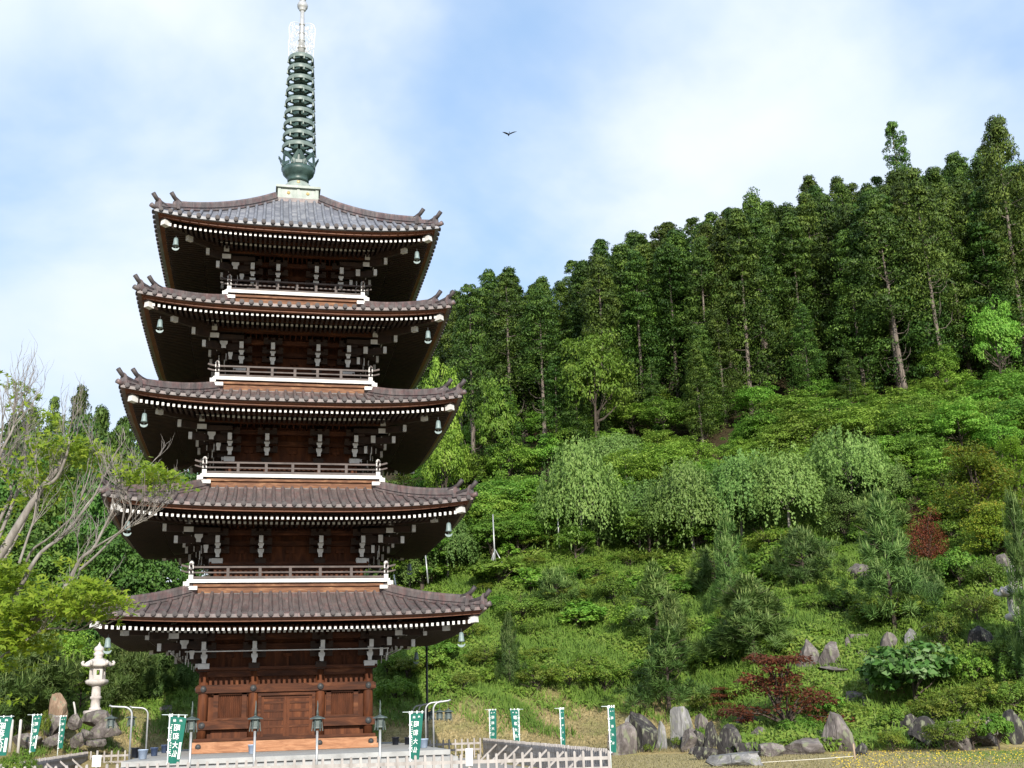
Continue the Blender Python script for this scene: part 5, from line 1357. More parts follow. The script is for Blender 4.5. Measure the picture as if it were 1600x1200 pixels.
K['shrub'] = Kind('green_shrub', 'shrub', [broad(611, H=1.6, Rr=1.2, mat='broad', nc=80, k=56, leaf=.12, cr=.6, flat=.85, zc=.5, zr=.5), broad(612, H=1.6, Rr=1.3, mat='weeds', nc=70, k=56, leaf=.10, cr=.7, flat=.9, zc=.46, zr=.5), broad(613, H=1.6, Rr=1.2, mat='weeds', nc=60, k=50, leaf=.15, cr=.6, flat=.8, zc=.5, zr=.5), broad(614, H=1.6, Rr=1.1, mat='broad', nc=40, k=46, leaf=.20, cr=.8, flat=.7, soft=.3)], 1.6)
K['bigleaf'] = Kind('big_leaved_shrub', 'shrub', [broad(621, H=2.4, Rr=1.6, mat='bigleaf', nc=70, k=22, leaf=.36, cr=.9, flat=.5, soft=.25)], 2.4)
K['yew'] = Kind('dark_conifer', 'shrub', [pine(631, H=4, Rr=2.2, nt=420, k=70, shape='round')], 4)
def at_px(kind, px, ybot, ytop, label, group=None, w=1.0, d=None, v=None, wpx=None):
    p = atd(px, ybot if ybot > 100 else .5 * (ytop + 1050), d) if d else hit(px, ybot)
    if d:
        gz = hzp(p.x, p.y); p = Vector((p.x, p.y, gz))
    top = ytop; s = metres(1, p)
    h = (ybot - top) * s
    if d:  # height to reach ytop from the ground under it
        v_ = ray(px, ytop); q = CAM + v_ * (d / v_.dot(_F0)); h = max(.4, q.z - p.z)
    if wpx: w = (wpx * s) / (2 * NOMW[kind] * h / K[kind].size)
    return K[kind].plant(p - Vector((0, 0, .08)), h, label, group, w, v)
NOMW = dict(cedar=3.2, bare=2.7, open=2.6, broad=3.3, dark=3, far=4.6, weep=4.4, pine=1.6, roundpine=1.5, redmaple=2.3, lace=1.7, maple=3.6, juniper=2.1, azalea=1.35, shrub=1.35, bigleaf=1.7, yew=2.3)

# --- the cedar forest on the hill, row behind row
PLANTED = []
def clear(p, r): return all((p.x - q.x) ** 2 + (p.y - q.y) ** 2 > r * r for q in PLANTED)
G1 = 'cedars of the hillside forest'
NAMED = [  # px, trunk foot y, top y, kind, label
 (851, 705, 455, 'bare', 'cedar with a long bare grey trunk, just right of the second roof of the pagoda'),
 (1146, 640, 345, 'bare', 'cedar with a pale bare trunk and hooked dead twigs, middle of the forest edge'),
 (1421, 645, 310, 'bare', 'cedar with a slim pale trunk leaning slightly, right part of the forest edge'),
 (1482, 625, 270, 'bare', 'cedar with a thick reddish trunk right of the slim pale one'),
 (1203, 610, 300, 'bare', 'cedar with a shaded grey trunk right of the pale bare one'),
 (722, 720, 470, 'bare', 'cedar with a thin trunk showing beside the third roof of the pagoda'),
 (1437, 500, 188, 'open', 'tall cedar with an open see-through top standing above the skyline'),
 (738, 640, 440, 'open', 'cedar with an open top on the skyline beside the fourth roof of the pagoda'),
 (797, 630, 428, 'open', 'cedar with a forked open top on the left skyline'),
 (1600, 560, 185, 'cedar', 'tall dark cedar at the right edge of the photo'),
 (1050, 640, 352, 'open', 'cedar with thin top branches on the middle skyline')]
for (px, yb, yt, kd, lb) in NAMED:
    d = {1437: 150, 738: 118, 797: 124, 1600: 112, 1050: 138}.get(px)
    p = atd(px, yb, d) if d else hit(px, yb, 95)
    p = Vector((p.x, p.y, hzp(p.x, p.y))); r_, dd = ground_frame(p)
    v_ = ray(px, yt); q = CAM + v_ * (dd / v_.dot(_F0)); h = q.z - p.z
    K[kd].plant(p - Vector((0, 0, .2)), h, lb, G1, w=min(1.15, max(.75, 22 / h * 1.0)))
    PLANTED.append(p)
SKY = [(640, 500), (720, 470), (760, 450), (800, 440), (850, 445), (880, 432), (920, 408), (980, 388), (1030, 368), (1100, 345), (1150, 318), (1230, 300), (1330, 275), (1380, 265), (1480, 262), (1540, 250), (1640, 235), (1750, 225)]
def sky_y(px):
    for (a, b), (c, d_) in zip(SKY, SKY[1:]):
        if a <= px <= c: return b + (d_ - b) * (px - a) / (c - a)
    return 500 if px < 640 else 225
cnt = 0
rows = [112, 115.5, 119.5, 124, 129, 135, 142, 150, 159]
for ri, d in enumerate(rows):
    st = 3.4 + .10 * ri
    half0 = (600 - 800) / 1750 * d; half1 = (1790 - 800) / 1750 * d
    r_ = half0 + rnd.uniform(0, st)
    while r_ < half1:
        dd = d + rnd.uniform(-1.6, 1.6) + (6 if r_ / d < -.02 else 0) * 0
        p = world(r_ + rnd.uniform(-.8, .8), dd, 0); p.z = hzp(p.x, p.y)
        r_ += st * rnd.uniform(.85, 1.2)
        rel = p - CAM; px = 800 + F * rel.dot(_R) / rel.dot(_F); gy = 600 - F * rel.dot(_UU) / rel.dot(_F)
        if px < 655 and d > 130: continue
        # the forest's lower edge
        edge = np.interp(px, [640, 730, 850, 960, 1050, 1150, 1250, 1420, 1600, 1800], [735, 720, 690, 680, 665, 640, 625, 635, 600, 600])
        if gy > edge + 12: continue
        if not clear(p, 2.3): continue
        h = rnd.uniform(18.5, 24)
        # the skyline limits the tallest
        vt = ray(px, sky_y(px) - rnd.choice((-2, 6, 14, 22, -26, -12)) * 1.0 + rnd.uniform(-6, 22)); zt = (CAM + vt * (dd / vt.dot(_F0))).z
        if p.z + h > zt: h = zt - p.z + rnd.uniform(-.6, .3)
        if h < 9: continue
        front = ri < 2
        side = 'right' if px > 1300 else ('middle' if px > 980 else 'left')
        lab = ('dark green cedar with puffy tufts in the %s of the forest edge' if front else ('dark cedar crowded behind others in the %s of the forest' if ri < 6 else 'dark cedar forming the skyline in the %s of the forest')) % side
        K['cedar' if rnd.random() < .985 else 'bare'].plant(p - Vector((0, 0, .2)), h, lab, G1, w=min(1.6, 22 / h * rnd.uniform(.9, 1.3)))
        PLANTED.append(p); cnt += 1
for i in range(26):                        # young cedars standing under the tall ones at the forest edge
    s_ = rnd.uniform(-.11, .5); d_ = rnd.uniform(108, 116); p = world(s_ * d_, d_, 0); p.z = hzp(p.x, p.y)
    if clear(p, 2.0):
        K['cedar'].plant(p - Vector((0, 0, .2)), rnd.uniform(8, 13), 'young cedar half as tall as the others, at the foot of the forest edge', G1, w=rnd.uniform(1.1, 1.4)); PLANTED.append(p)
# broadleaved crowns mixed into the forest
G2 = 'bright broadleaf trees among the cedars'
for (px, yb, yt, d, w) in ((930, 690, 520, 108, 120), (960, 470, 400, 150, 70), (1240, 430, 360, 135, 90), (1180, 480, 420, 128, 70), (1560, 330, 250, 165, 110), (1530, 420, 300, 150, 90), (1010, 560, 480, 122, 70), (1470, 600, 540, 108, 70), (1560, 560, 470, 106, 70), (690, 660, 560, 108, 70), (780, 690, 600, 108, 80), (700, 740, 660, 104, 80)):
    at_px('broad', px, yb, yt, 'bright leafy tree growing between the dark cedars, in the %s half of the forest' % ('left' if px < 1150 else 'right'), G2, d=d, wpx=w)

# --- the belt of broadleaved and weeping trees between the forest and the bank
G3 = 'leafy trees in the belt below the cedars'
belt = [(700, 790, 690, 80), (745, 800, 705, 80), (800, 790, 690, 90), (860, 770, 680, 90), (830, 850, 745, 90), (770, 860, 770, 80), (880, 850, 760, 90), (710, 870, 770, 70), (900, 740, 655, 80),
        (930, 700, 640, 80), (990, 690, 630, 80), (1040, 700, 620, 80), (1090, 690, 630, 80), (1010, 660, 600, 70), (1110, 660, 612, 60), (1190, 670, 600, 80), (1240, 680, 610, 90), (1300, 690, 620, 80), (1330, 660, 600, 80), (1370, 690, 630, 70),
        (1420, 700, 640, 80), (1470, 720, 640, 90), (1520, 680, 600, 90), (1570, 690, 610, 80), (1590, 640, 570, 70), (1450, 650, 590, 70), (1500, 640, 575, 60), (1280, 650, 590, 60), (1150, 650, 605, 50), (960, 740, 670, 80), (1030, 740, 670, 80), (1200, 720, 650, 80), (1280, 730, 660, 80), (1420, 760, 680, 80), (1480, 790, 700, 90), (1600, 720, 620, 90),
        (660, 780, 710, 70), (640, 860, 790, 70), (660, 800, 740, 60), (920, 800, 720, 80), (850, 700, 640, 60), (760, 720, 650, 70), (820, 870, 810, 60), (900, 880, 820, 60), (735, 885, 830, 50)]
for (px, yb, yt, w) in belt:
    side = 'between the pagoda and the tripod pole' if px < 780 else ('right of the tripod pole' if px < 920 else ('behind the weeping trees' if px < 1400 else 'above the orange-tinged maple'))
    at_px('broad', px, yb, yt, 'leafy tree in the belt below the cedars, ' + side, G3, wpx=w * 1.1)
for d_ in (89, 93, 97, 101, 104.5):
    r_ = -.115 * d_
    while r_ < .53 * d_:
        p = world(r_ + rnd.uniform(-1, 1), d_ + rnd.uniform(-1.5, 1.5), 0); p.z = hzp(p.x, p.y); s_ = r_ / d_
        r_ += rnd.uniform(2.6, 4.2)
        if d_ < 96 and .04 < s_ < .36: continue
        h = rnd.uniform(4.0, 6.6) * (.62 if d_ > 102 else (.8 if d_ > 98 else .95))
        side = 'left of the tripod pole' if s_ < -.02 else ('left of the forest middle' if s_ < .1 else ('right of the forest middle' if s_ < .3 else 'at the right end of the belt'))
        K['broad'].plant(p - Vector((0, 0, .4)), h, 'bushy green tree along the foot of the cedars, ' + side, G3, w=rnd.uniform(.95, 1.25))
for d_ in (113, 117, 122):
    r_ = -.10 * d_
    while r_ < .5 * d_:
        p = world(r_ + rnd.uniform(-1, 1), d_ + rnd.uniform(-1.5, 1.5), 0); p.z = hzp(p.x, p.y); r_ += rnd.uniform(3.5, 7)
        K['dark'].plant(p - Vector((0, 0, .4)), rnd.uniform(1.2, 2.6), 'dark leafy undergrowth between the cedar trunks', 'undergrowth between the cedars', w=rnd.uniform(.8, 1.2))
G4 = 'weeping trees above the grassy bank'
for (px, yb, yt, w, lb) in [
    (700, 905, 790, 100, 'weeping tree with pale leaves beside the lowest right eaves of the pagoda'), (640, 925, 850, 90, 'weeping tree half hidden behind the second balcony of the pagoda'),
    (910, 870, 680, 120, 'feathery pale weeping tree, leftmost of the row above the bank'), (960, 760, 665, 110, 'rounded pale tree crown behind the leftmost weeping tree'),
    (1000, 865, 740, 120, 'weeping tree with long hanging strands above a dark gap'), (1085, 870, 715, 130, 'weeping tree in the middle of the row, strands reaching the bank'),
    (1160, 850, 690, 130, 'tall grey-green weeping tree behind the small pine'), (1235, 840, 690, 130, 'broad weeping tree right of the middle of the row'),
    (1335, 815, 660, 140, 'large domed weeping tree, highest and rightmost of the row'), (1290, 800, 700, 110, 'weeping tree hanging just left of the large domed one'), (1395, 800, 715, 90, 'small weeping tree between the domed one and the orange-tinged maple')]:
    at_px('weep', px, yb, yt, lb, G4, wpx=w * 1.12)

for i in range(34):
    s_ = rnd.uniform(-.03, .36); d_ = rnd.uniform(88, 96); p = world(s_ * d_, d_, 0); p.z = hzp(p.x, p.y)
    K['broad'].plant(p - Vector((0, 0, .3)), rnd.uniform(2.6, 4.8), 'bright leafy bush filling the gaps of the weeping tree row', 'bushes among the weeping trees', w=rnd.uniform(.9, 1.3), v=rnd.randrange(3))
# --- pines, maples and shrubs of the garden slope
G5 = 'young pines on the garden slope'
for (kd, px, yb, yt, w, lb) in [
    ('pine', 1046, 1118, 980, 145, 'big dense pine right behind the dark and pale boulders'), ('pine', 1030, 1010, 880, 110, 'tall thin pine with upright candles above the big dense pine'),
    ('pine', 1180, 1040, 905, 140, 'dark spreading pine above the red maple'), ('pine', 1145, 960, 800, 70, 'pine with a tall tip before the weeping trees'), ('roundpine', 1120, 930, 860, 80, 'low round pine left of the tall-tipped pine'),
    ('roundpine', 1258, 925, 830, 88, 'round bushy pine alone on the bright green slope'), ('pine', 1400, 990, 770, 135, 'tall dark pine in the right of the garden, above the block stones'), ('roundpine', 1440, 960, 880, 70, 'low brownish pine at the right foot of the tall dark pine'),
    ('pine', 935, 862, 755, 80, 'grey-green pine left of the weeping row beside a dark gap'), ('pine', 797, 1075, 960, 48, 'slim dark pine alone on the dry bank'), ('pine', 1060, 1060, 930, 80, 'pine squeezed between the big dense pine and the dark spreading pine'),
    ('roundpine', 1385, 850, 770, 90, 'soft olive pine behind the tall dark pine'), 
    ('pine', 262, 1078, 1025, 34, 'small pine with a crooked trunk on the bank left of the pagoda'), ('roundpine', 1170, 1000, 935, 70, 'dark rounded pine left of the twin standing stones'), ('roundpine', 870, 960, 890, 80, 'dark bushy pine on the upper bank left of the tall thin pine')]:
    at_px(kd, px, yb, yt, lb, G5, wpx=w)
_ld = ground_frame(pr_)[1]
at_px('pine', 1606, 0, 775, 'pine with long candles in front of the right white lantern', G5, d=_ld - 2.6, wpx=74)
at_px('roundpine', 1618, 0, 925, 'dark low pine covering the foot of the right white lantern', G5, d=_ld - 4.5, wpx=76)
at_px('juniper', 1325, 852, 755, 'layered juniper with flat pads below the domed weeping tree', wpx=95)
at_px('redmaple', 1222, 1152, 1012, 'red-leaved maple with a crooked trunk among the boulders', wpx=205)
at_px('redmaple', 1130, 1110, 1070, 'low red-brown maple spray left of the red-leaved maple', wpx=95)
at_px('redmaple', 1170, 1148, 1110, 'dark red low bush between the dark boulders', wpx=56)
at_px('redmaple', 1262, 1130, 1090, 'small red bush right of the red maple trunk', wpx=50)
at_px('lace', 1430, 822, 776, 'purple dome-shaped maple below the orange-tinged maple', wpx=56, v=0)
at_px('lace', 1452, 885, 800, 'dark red-brown weeping maple shaped like a curtain', wpx=90, v=1)
at_px('maple', 1535, 835, 690, 'large orange-tinged green maple at the right, above the purple one', wpx=175, v=0)
at_px('maple', 1595, 810, 680, 'yellow-green maple cut by the right edge', wpx=120, v=1)
at_px('maple', 1560, 880, 780, 'shaded green maple under the large orange-tinged one', wpx=120, v=0)
at_px('bigleaf', 1432, 1108, 1012, 'big-leaved shrub with whitish upper leaves above the rock wall', wpx=135)
at_px('bigleaf', 1400, 1080, 1030, 'smaller big-leaved shrub left of the whitish one', wpx=60)
G6 = 'rounded shrubs of the bank and garden'
sh = [('azalea', 840, 1085, 1040, 70, 'yellow-green azalea at the foot of the slim dark pine'), ('azalea', 890, 1085, 1035, 70, 'yellow-green azalea in the middle of the bank row'), ('azalea', 945, 1088, 1035, 80, 'yellow-green azalea at the right end of the bank row'), ('azalea', 920, 1060, 1020, 60, 'upper azalea above the bank row'),
 ('shrub', 620, 1102, 1060, 60, 'bright green shrub just right of the pagoda wall'), ('shrub', 605, 1060, 1010, 60, 'darker shrub under the right eaves of the pagoda'), ('shrub', 690, 1090, 1055, 40, 'small round shrub right of the black pole'), ('azalea', 725, 1085, 1050, 40, 'thin yellowish shrub on the bank right of the black pole'), ('shrub', 765, 1075, 1045, 36, 'small shrub left of the slim dark pine'),
 ('shrub', 1000, 990, 940, 80, 'mid green shrub left of the tall thin pine'), ('shrub', 960, 950, 900, 70, 'leafy shrub on the upper bank'), ('azalea', 1140, 985, 945, 40, 'vivid yellow-green bush between the pines'), ('shrub', 1210, 900, 850, 70, 'leafy clump below the weeping row'), ('shrub', 830, 930, 890, 60, 'low leafy clump near the tripod pole'),
 ('azalea', 1500, 1135, 1075, 90, 'yellow-green azalea over the dark wall stones'), ('azalea', 1460, 1140, 1090, 70, 'azalea below the big-leaved shrub'), ('azalea', 1550, 1110, 1060, 80, 'azalea above the mottled boulder'), ('shrub', 1525, 1075, 1020, 70, 'dark dense shrub right of the big-leaved shrub'), ('azalea', 1570, 1050, 1000, 80, 'yellowish shrub below the right lantern'), ('shrub', 1590, 1120, 1060, 70, 'dark shrub at the right edge above the large boulder'), ('shrub', 1590, 1080, 1020, 70, 'shaded shrub at the right edge below the lantern'),
 ('azalea', 1480, 1020, 960, 70, 'yellow-green shrub left of the right lantern'), ('azalea', 1530, 980, 930, 70, 'low green shrub before the shaded grey stone'), ('shrub', 1300, 1130, 1090, 60, 'green shrub behind the pointed boulder'), ('azalea', 1330, 1140, 1100, 60, 'shrub right of the pointed boulder top'), ('shrub', 1250, 1160, 1120, 70, 'bright green low leaves at the red maple foot'), ('azalea', 1270, 1110, 1070, 70, 'yellow-brown shrub right of the red maple'), ('shrub', 1150, 1100, 1060, 60, 'low grey-green shrub under the red maple sprays'), ('azalea', 1100, 1120, 1085, 50, 'small shrub right of the big dense pine'),
 ('shrub', 1400, 1150, 1110, 60, 'dark leaves behind the garden steps'), ('shrub', 1440, 930, 890, 60, 'shaded shrub below the red-brown weeping maple'), ('shrub', 1500, 920, 860, 80, 'dark shrub in shade under the maples'), ('shrub', 1550, 930, 870, 70, 'dark shrub left of the pine with candles'), ('shrub', 1580, 880, 820, 70, 'dark leaves in the shade at the right edge'),
 ('azalea', 1478, 1176, 1128, 70, 'azalea spilling over the dark wall stones before the big-leaved shrub'), ('azalea', 1522, 1172, 1120, 60, 'azalea between the pink-grey and the mottled boulders'), ('shrub', 1562, 1172, 1118, 60, 'leafy bush between the mottled boulder and the one at the right edge'), ('azalea', 1395, 1176, 1140, 44, 'low azalea beside the garden steps'),
 ('azalea', 1057, 1172, 1150, 16, 'tiny yellowish plant before the pale boulder'), ('azalea', 1012, 1176, 1160, 14, 'tiny plant before the dark round-topped boulder'), ('shrub', 1095, 1155, 1135, 16, 'small bright plant between the grey stones')]
for (kd, px, yb, yt, w, lb) in sh: at_px(kd, px, yb, yt, lb, G6, wpx=w * 1.1)

for i in range(190):                       # weed clumps, seedlings and bushes scattered over the bank
    s_ = rnd.uniform(-.10, .43); d_ = rnd.uniform(64, 91); p = world(s_ * d_, d_, 0); p.z = hzp(p.x, p.y)
    if p.z < 2.4 + .8 * (s_ < .1) or (s_ < .1 and rnd.random() < .3): continue
    side = 'on the left of the grassy bank' if s_ < .06 else ('on the bank above the boulders' if s_ < .22 else 'on the right of the garden slope')
    q = rnd.random()
    K['shrub' if q < .6 else 'azalea'].plant(p - Vector((0, 0, .2)), rnd.uniform(.6, 1.3) + (.7 if rnd.random() < .25 else 0), 'leafy weed clump in the tall grass ' + side, 'weed clumps on the bank', w=rnd.uniform(1.0, 1.7))
# --- left side: hill trees, conifers and bushes behind the lantern
G7 = 'trees on the far left hill'
for (kd, px, d, yt, w, lb) in [('cedar', 103, 125, 610, 62, 'pointed cedar rising highest on the left hill'), ('cedar', 72, 128, 622, 56, 'second pointed cedar on the left hill'), ('cedar', 40, 128, 645, 70, 'dark cedar at the far left of the hill'), ('cedar', 215, 120, 652, 75, 'dark cedar beside the third roof on the left'), ('cedar', 135, 122, 640, 85, 'broad dark conifer right of the pointed cedars'), ('cedar', 180, 125, 655, 80, 'dark conifer on the left skyline near the pagoda'), ('cedar', 5, 125, 650, 60, 'dark cedar behind the bare twigs')]:
    at_px(kd, px, 0, yt, lb, G7, d=d, wpx=w)
for (px, d, yt, w) in [(10, 118, 655, 110), (60, 118, 662, 90), (110, 118, 660, 90), (155, 116, 652, 90), (195, 116, 668, 90), (235, 114, 662, 90), (275, 110, 690, 90), (20, 110, 690, 110), (90, 110, 700, 100), (160, 108, 690, 110), (230, 106, 700, 100), (290, 105, 720, 100), (40, 98, 760, 130), (130, 98, 740, 120), (210, 96, 760, 120), (270, 95, 780, 110), (330, 98, 780, 100), (580, 100, 740, 110), (620, 95, 780, 90)]:
    at_px('far', px, 0, yt, 'dark leafy tree on the left hill behind the bare-branched maple' if px < 400 else 'dark leafy tree glimpsed behind the right side of the pagoda', G7, d=d, wpx=w)
G8 = 'dark bushes behind the stone lantern'
for (kd, px, d, yt, w, lb) in [('dark', 30, 82, 830, 150, ''), ('dark', 110, 84, 830, 150, ''), ('dark', 190, 82, 835, 140, ''), ('dark', 250, 82, 850, 120, ''), ('dark', 70, 74, 930, 140, ''), ('dark', 215, 76, 960, 120, ''), ('dark', 270, 78, 930, 90, ''), ('dark', 150, 76, 930, 130, ''), ('dark', 20, 74, 900, 120, ''), ('dark', 300, 82, 900, 90, '')]:
    at_px(kd, px, 0, yt, 'dark green bush %s' % ('left of the stone lantern' if px < 148 else 'between the stone lantern and the pagoda'), G8, d=d, wpx=w)
for (kd, px, d, yt, w, lb) in [('yew', 40, 63, 1000, 130, 'large black-green conifer bush behind the left banners'), ('yew', -20, 60, 1020, 110, 'black-green conifer bush at the left edge'), ('broad', 110, 68, 985, 110, 'bright green bush just left of the stone lantern'), ('broad', 130, 69, 1030, 60, 'small bright bush behind the lantern pillar'), ('yew', 80, 65, 1040, 70, 'dark conifer bush behind the tan rock'), ('yew', 186, 69, 990, 90, 'dark conifer bush just right of the stone lantern'), ('yew', 238, 72, 985, 90, 'dark conifer bush under the left eaves of the pagoda'), ('yew', 290, 74, 990, 60, 'dark conifer bush touching the left wall of the pagoda')]:
    at_px(kd, px, 0, yt, lb, None, d=d, wpx=w)
at_px('azalea', 30, 1195, 1172, 'yellow-brown little shrub at the lower left corner', None, d=38, wpx=60)
at_px('azalea', 72, 1135, 1110, 'yellowish small plant before the tan rock', None, d=59, wpx=20)

# --- the big maple at the left: bare grey limbs and sprays of yellow-green leaves
def near_maple():
    base = Vector(atd(-150, 1240, 17.5)); base.z = GZ
    t = thing('bare_branched_maple', 'maple at the left edge with many bare grey branches and a few yellow-green leaf sprays', 'tree', base)
    rr = random.Random(3)
    trunk = MB()
    def W(px, py, d): return atd(px, py, d) - base
    root = Vector((0, 0, -.2)); fork = W(-110, 1080, 17.3)
    trunk.tube([root, Vector((.05, 0, .5)), root.lerp(fork, .6), fork], [.24, .2, .17, .15], 10)
    fork2 = W(-60, 960, 17.2); trunk.tube([fork, fork2], [.14, .12], 9)
    limbs = MB()
    def branch(pts, r0, r1, twigs=0, seed=0, tl=.5):
        P = [W(*p) for p in pts]
        # smooth subdivision of the traced limb
        Q = []
        for i in range(len(P) - 1):
            a = P[max(0, i - 1)]; b = P[i]; c = P[i + 1]; d = P[min(len(P) - 1, i + 2)]
            for s in range(4):
                u = s / 4
                Q.append(.5 * ((2 * b) + (c - a) * u + (2 * a - 5 * b + 4 * c - d) * u * u + (3 * b - a - 3 * c + d) * u ** 3))
        Q.append(P[-1]); n = len(Q)
        r0 *= .74; r1 *= .75
        limbs.tube(Q, [r0 + (r1 - r0) * (i / (n - 1)) ** .8 for i in range(n)], 7, cap=False)
        q = random.Random(seed)
        for _ in range(int(twigs * 1.15)):
            i = q.randrange(n // 3, n); tw(Q[i], (Q[min(n - 1, i + 1)] - Q[i - 1]).normalized(), tl * q.uniform(.6, 1.4), .009, q, 2)
    def tw(p, d, ln, r_, q, depth):
        d = (d + Vector((q.uniform(-.6, .6), q.uniform(-.6, .6), q.uniform(-.2, .7)))).normalized(); pts = [p]
        for _ in range(4):
            d = (d + Vector((q.uniform(-.25, .25), q.uniform(-.25, .25), q.uniform(-.1, .25)))).normalized(); pts.append(pts[-1] + d * ln / 4)
        limbs.tube(pts, [r_, r_ * .8, r_ * .65, r_ * .5, r_ * .3], 4, cap=False)
        if depth:
            for i in range(1, 5):
                if q.random() < .8: tw(pts[i], d, ln * .62, r_ * .6, q, depth - 1)
    branch([(-60, 960, 17.2), (0, 868, 17), (35, 810, 17), (66, 762, 17.1), (88, 735, 17.2), (105, 708, 17.3), (110, 690, 17.4)], .115, .02, 7, 1)
    branch([(66, 762, 17.1), (90, 745, 17), (107, 700, 16.9), (106, 680, 16.9)], .05, .012, 3, 2, .4)
    branch([(-60, 960, 17.2), (5, 960, 16.6), (25, 930, 16.6), (52, 880, 16.5), (70, 858, 16.5), (95, 840, 16.6), (118, 815, 16.7), (135, 790, 16.8), (150, 770, 16.9), (172, 725, 17), (185, 700, 17)], .06, .012, 9, 3)
    branch([(40, 880, 17.4), (52, 858, 17.3), (75, 842, 17.2), (100, 820, 17.1), (116, 803, 17.1), (128, 775, 17), (140, 740, 17)], .03, .01, 6, 4)
    branch([(5, 985, 16.4), (60, 965, 16.1), (100, 920, 16), (125, 875, 16), (145, 858, 16), (160, 830, 16), (178, 795, 16), (195, 772, 16), (208, 750, 16)], .055, .010, 10, 5, .45)
    branch([(125, 890, 15.9), (150, 868, 15.9), (180, 838, 15.9), (200, 825, 15.9), (222, 815, 15.9), (240, 805, 15.9)], .028, .008, 9, 6, .45)
    branch([(145, 858, 16), (165, 845, 15.8), (190, 828, 15.7), (205, 800, 15.7), (200, 775, 15.7), (190, 765, 15.7)], .022, .008, 6, 7, .4)
    branch([(-60, 960, 17.2), (-10, 900, 17.6), (20, 850, 17.7), (45, 800, 17.8), (52, 770, 17.8), (56, 720, 17.9), (50, 690, 18)], .05, .012, 7, 8)
    branch([(-40, 900, 17.8), (10, 790, 18), (18, 770, 18), (10, 740, 18), (0, 700, 18), (5, 670, 18)], .045, .012, 12, 9, .6)
    branch([(-40, 930, 18.2), (15, 800, 18.3), (35, 740, 18.3), (40, 690, 18.3), (36, 650, 18.4), (34, 612, 18.4)], .05, .012, 10, 10, .5)
    branch([(-80, 900, 17.5), (-20, 760, 17.5), (5, 700, 17.5), (20, 670, 17.5), (22, 640, 17.6)], .05, .012, 14, 11, .6)
    branch([(-60, 1060, 16.8), (0, 1000, 16.4), (40, 980, 16.2), (70, 962, 16.1), (100, 935, 16), (108, 925, 16)], .03, .015, 4, 12)
    branch([(-80, 1080, 16.5), (30, 1008, 16), (65, 985, 15.8), (95, 982, 15.7), (120, 985, 15.7), (150, 968, 15.7)], .026, .008, 8, 13, .45)
    branch([(30, 880, 17), (45, 835, 17), (53, 810, 17), (58, 770, 17), (60, 740, 17)], .03, .01, 5, 14)
    trunk.build('trunk', M['bark_grey'], t); limbs.build('branches', M['bark_grey'], t)
    # leaf sprays: layered pads of small star leaves
    global rng
    rng = np.random.default_rng(77)
    pads = []
    for (cx, cy, rx, ry, d, n) in [(22, 602, 14, 5, 18.4, 60), (42, 607, 14, 6, 18.4, 80), (38, 625, 9, 5, 18.4, 40), (42, 638, 14, 8, 18.4, 80), (40, 650, 8, 5, 18.3, 40), (72, 650, 20, 10, 18.2, 90), (85, 655, 12, 10, 18.2, 70),
        (100, 700, 40, 12, 17.4, 330), (140, 702, 34, 12, 17.3, 300), (165, 710, 14, 9, 17.3, 110), (75, 700, 26, 12, 17.5, 190), (115, 722, 40, 14, 17.5, 260), (75, 735, 30, 16, 17.6, 220), (60, 765, 24, 16, 17.6, 170), (45, 790, 24, 14, 17.6, 120), (90, 765, 26, 12, 17.6, 120), (20, 740, 20, 14, 17.8, 100),
        (225, 738, 24, 9, 15.9, 190), (250, 744, 34, 8, 15.9, 240), (210, 752, 20, 8, 15.9, 130), (262, 740, 20, 6, 15.9, 110),
        (20, 890, 22, 14, 16.5, 240), (10, 905, 20, 14, 16.5, 180), (25, 912, 14, 10, 16.5, 110), (100, 930, 44, 12, 15.8, 420), (150, 920, 26, 14, 15.6, 300), (170, 935, 20, 10, 15.6, 220), (60, 945, 44, 14, 15.9, 420), (20, 955, 34, 16, 16, 380), (120, 952, 36, 10, 15.7, 320), (30, 980, 40, 14, 16, 380), (10, 1005, 30, 14, 16, 300), (40, 1005, 24, 10, 16, 180), (140, 960, 18, 7, 15.6, 120), (0, 930, 20, 12, 16.3, 200), (10, 1040, 20, 12, 16, 90), (110, 880, 18, 10, 16.2, 60), (5, 840, 18, 12, 17.2, 70), (3, 1095, 10, 8, 16, 40)]:
        c = np.array(W(cx, cy, d)); s = d / F * 1.03
        q = rng.normal(size=(int(n * (.62 if cy < 800 else .95)), 3)) * np.array([rx * s * .55, .45, ry * s * .5]); q[:, 2] -= .25 * (q[:, 0] ** 2) / max(rx * s, .1)
        pads.append(c + np.stack([q[:, 0] * _R0.x + q[:, 1] * _F0.x, q[:, 0] * _R0.y + q[:, 1] * _F0.y, q[:, 2]], 1))
    P = np.concatenate(pads); n = len(P)
    # each leaf is three lobes
    N = unit(np.array([0, -.25, .8]) + rng.normal(size=(n, 3)) * .45); T0 = rng.normal(size=(n, 3)); T0 = unit(T0 - N * (T0 * N).sum(1, keepdims=True)); B0 = np.cross(N, T0)
    PP = []; TT = []; NN = []; ti = rng.random(n) * .9; tint = []
    for a in (-.95, 0, .95):
        dr = T0 * math.cos(a) + B0 * math.sin(a); PP.append(P + dr * .035); TT.append(dr); NN.append(N); tint.append(ti)
    P = np.concatenate(PP); T = np.concatenate(TT); N = np.concatenate(NN); tint = np.concatenate(tint)
    me = leaf_mesh('leaves', M['yellow'], P, N, .085, .032, tint, T=T)
    part('leaves', me, t)
near_maple()

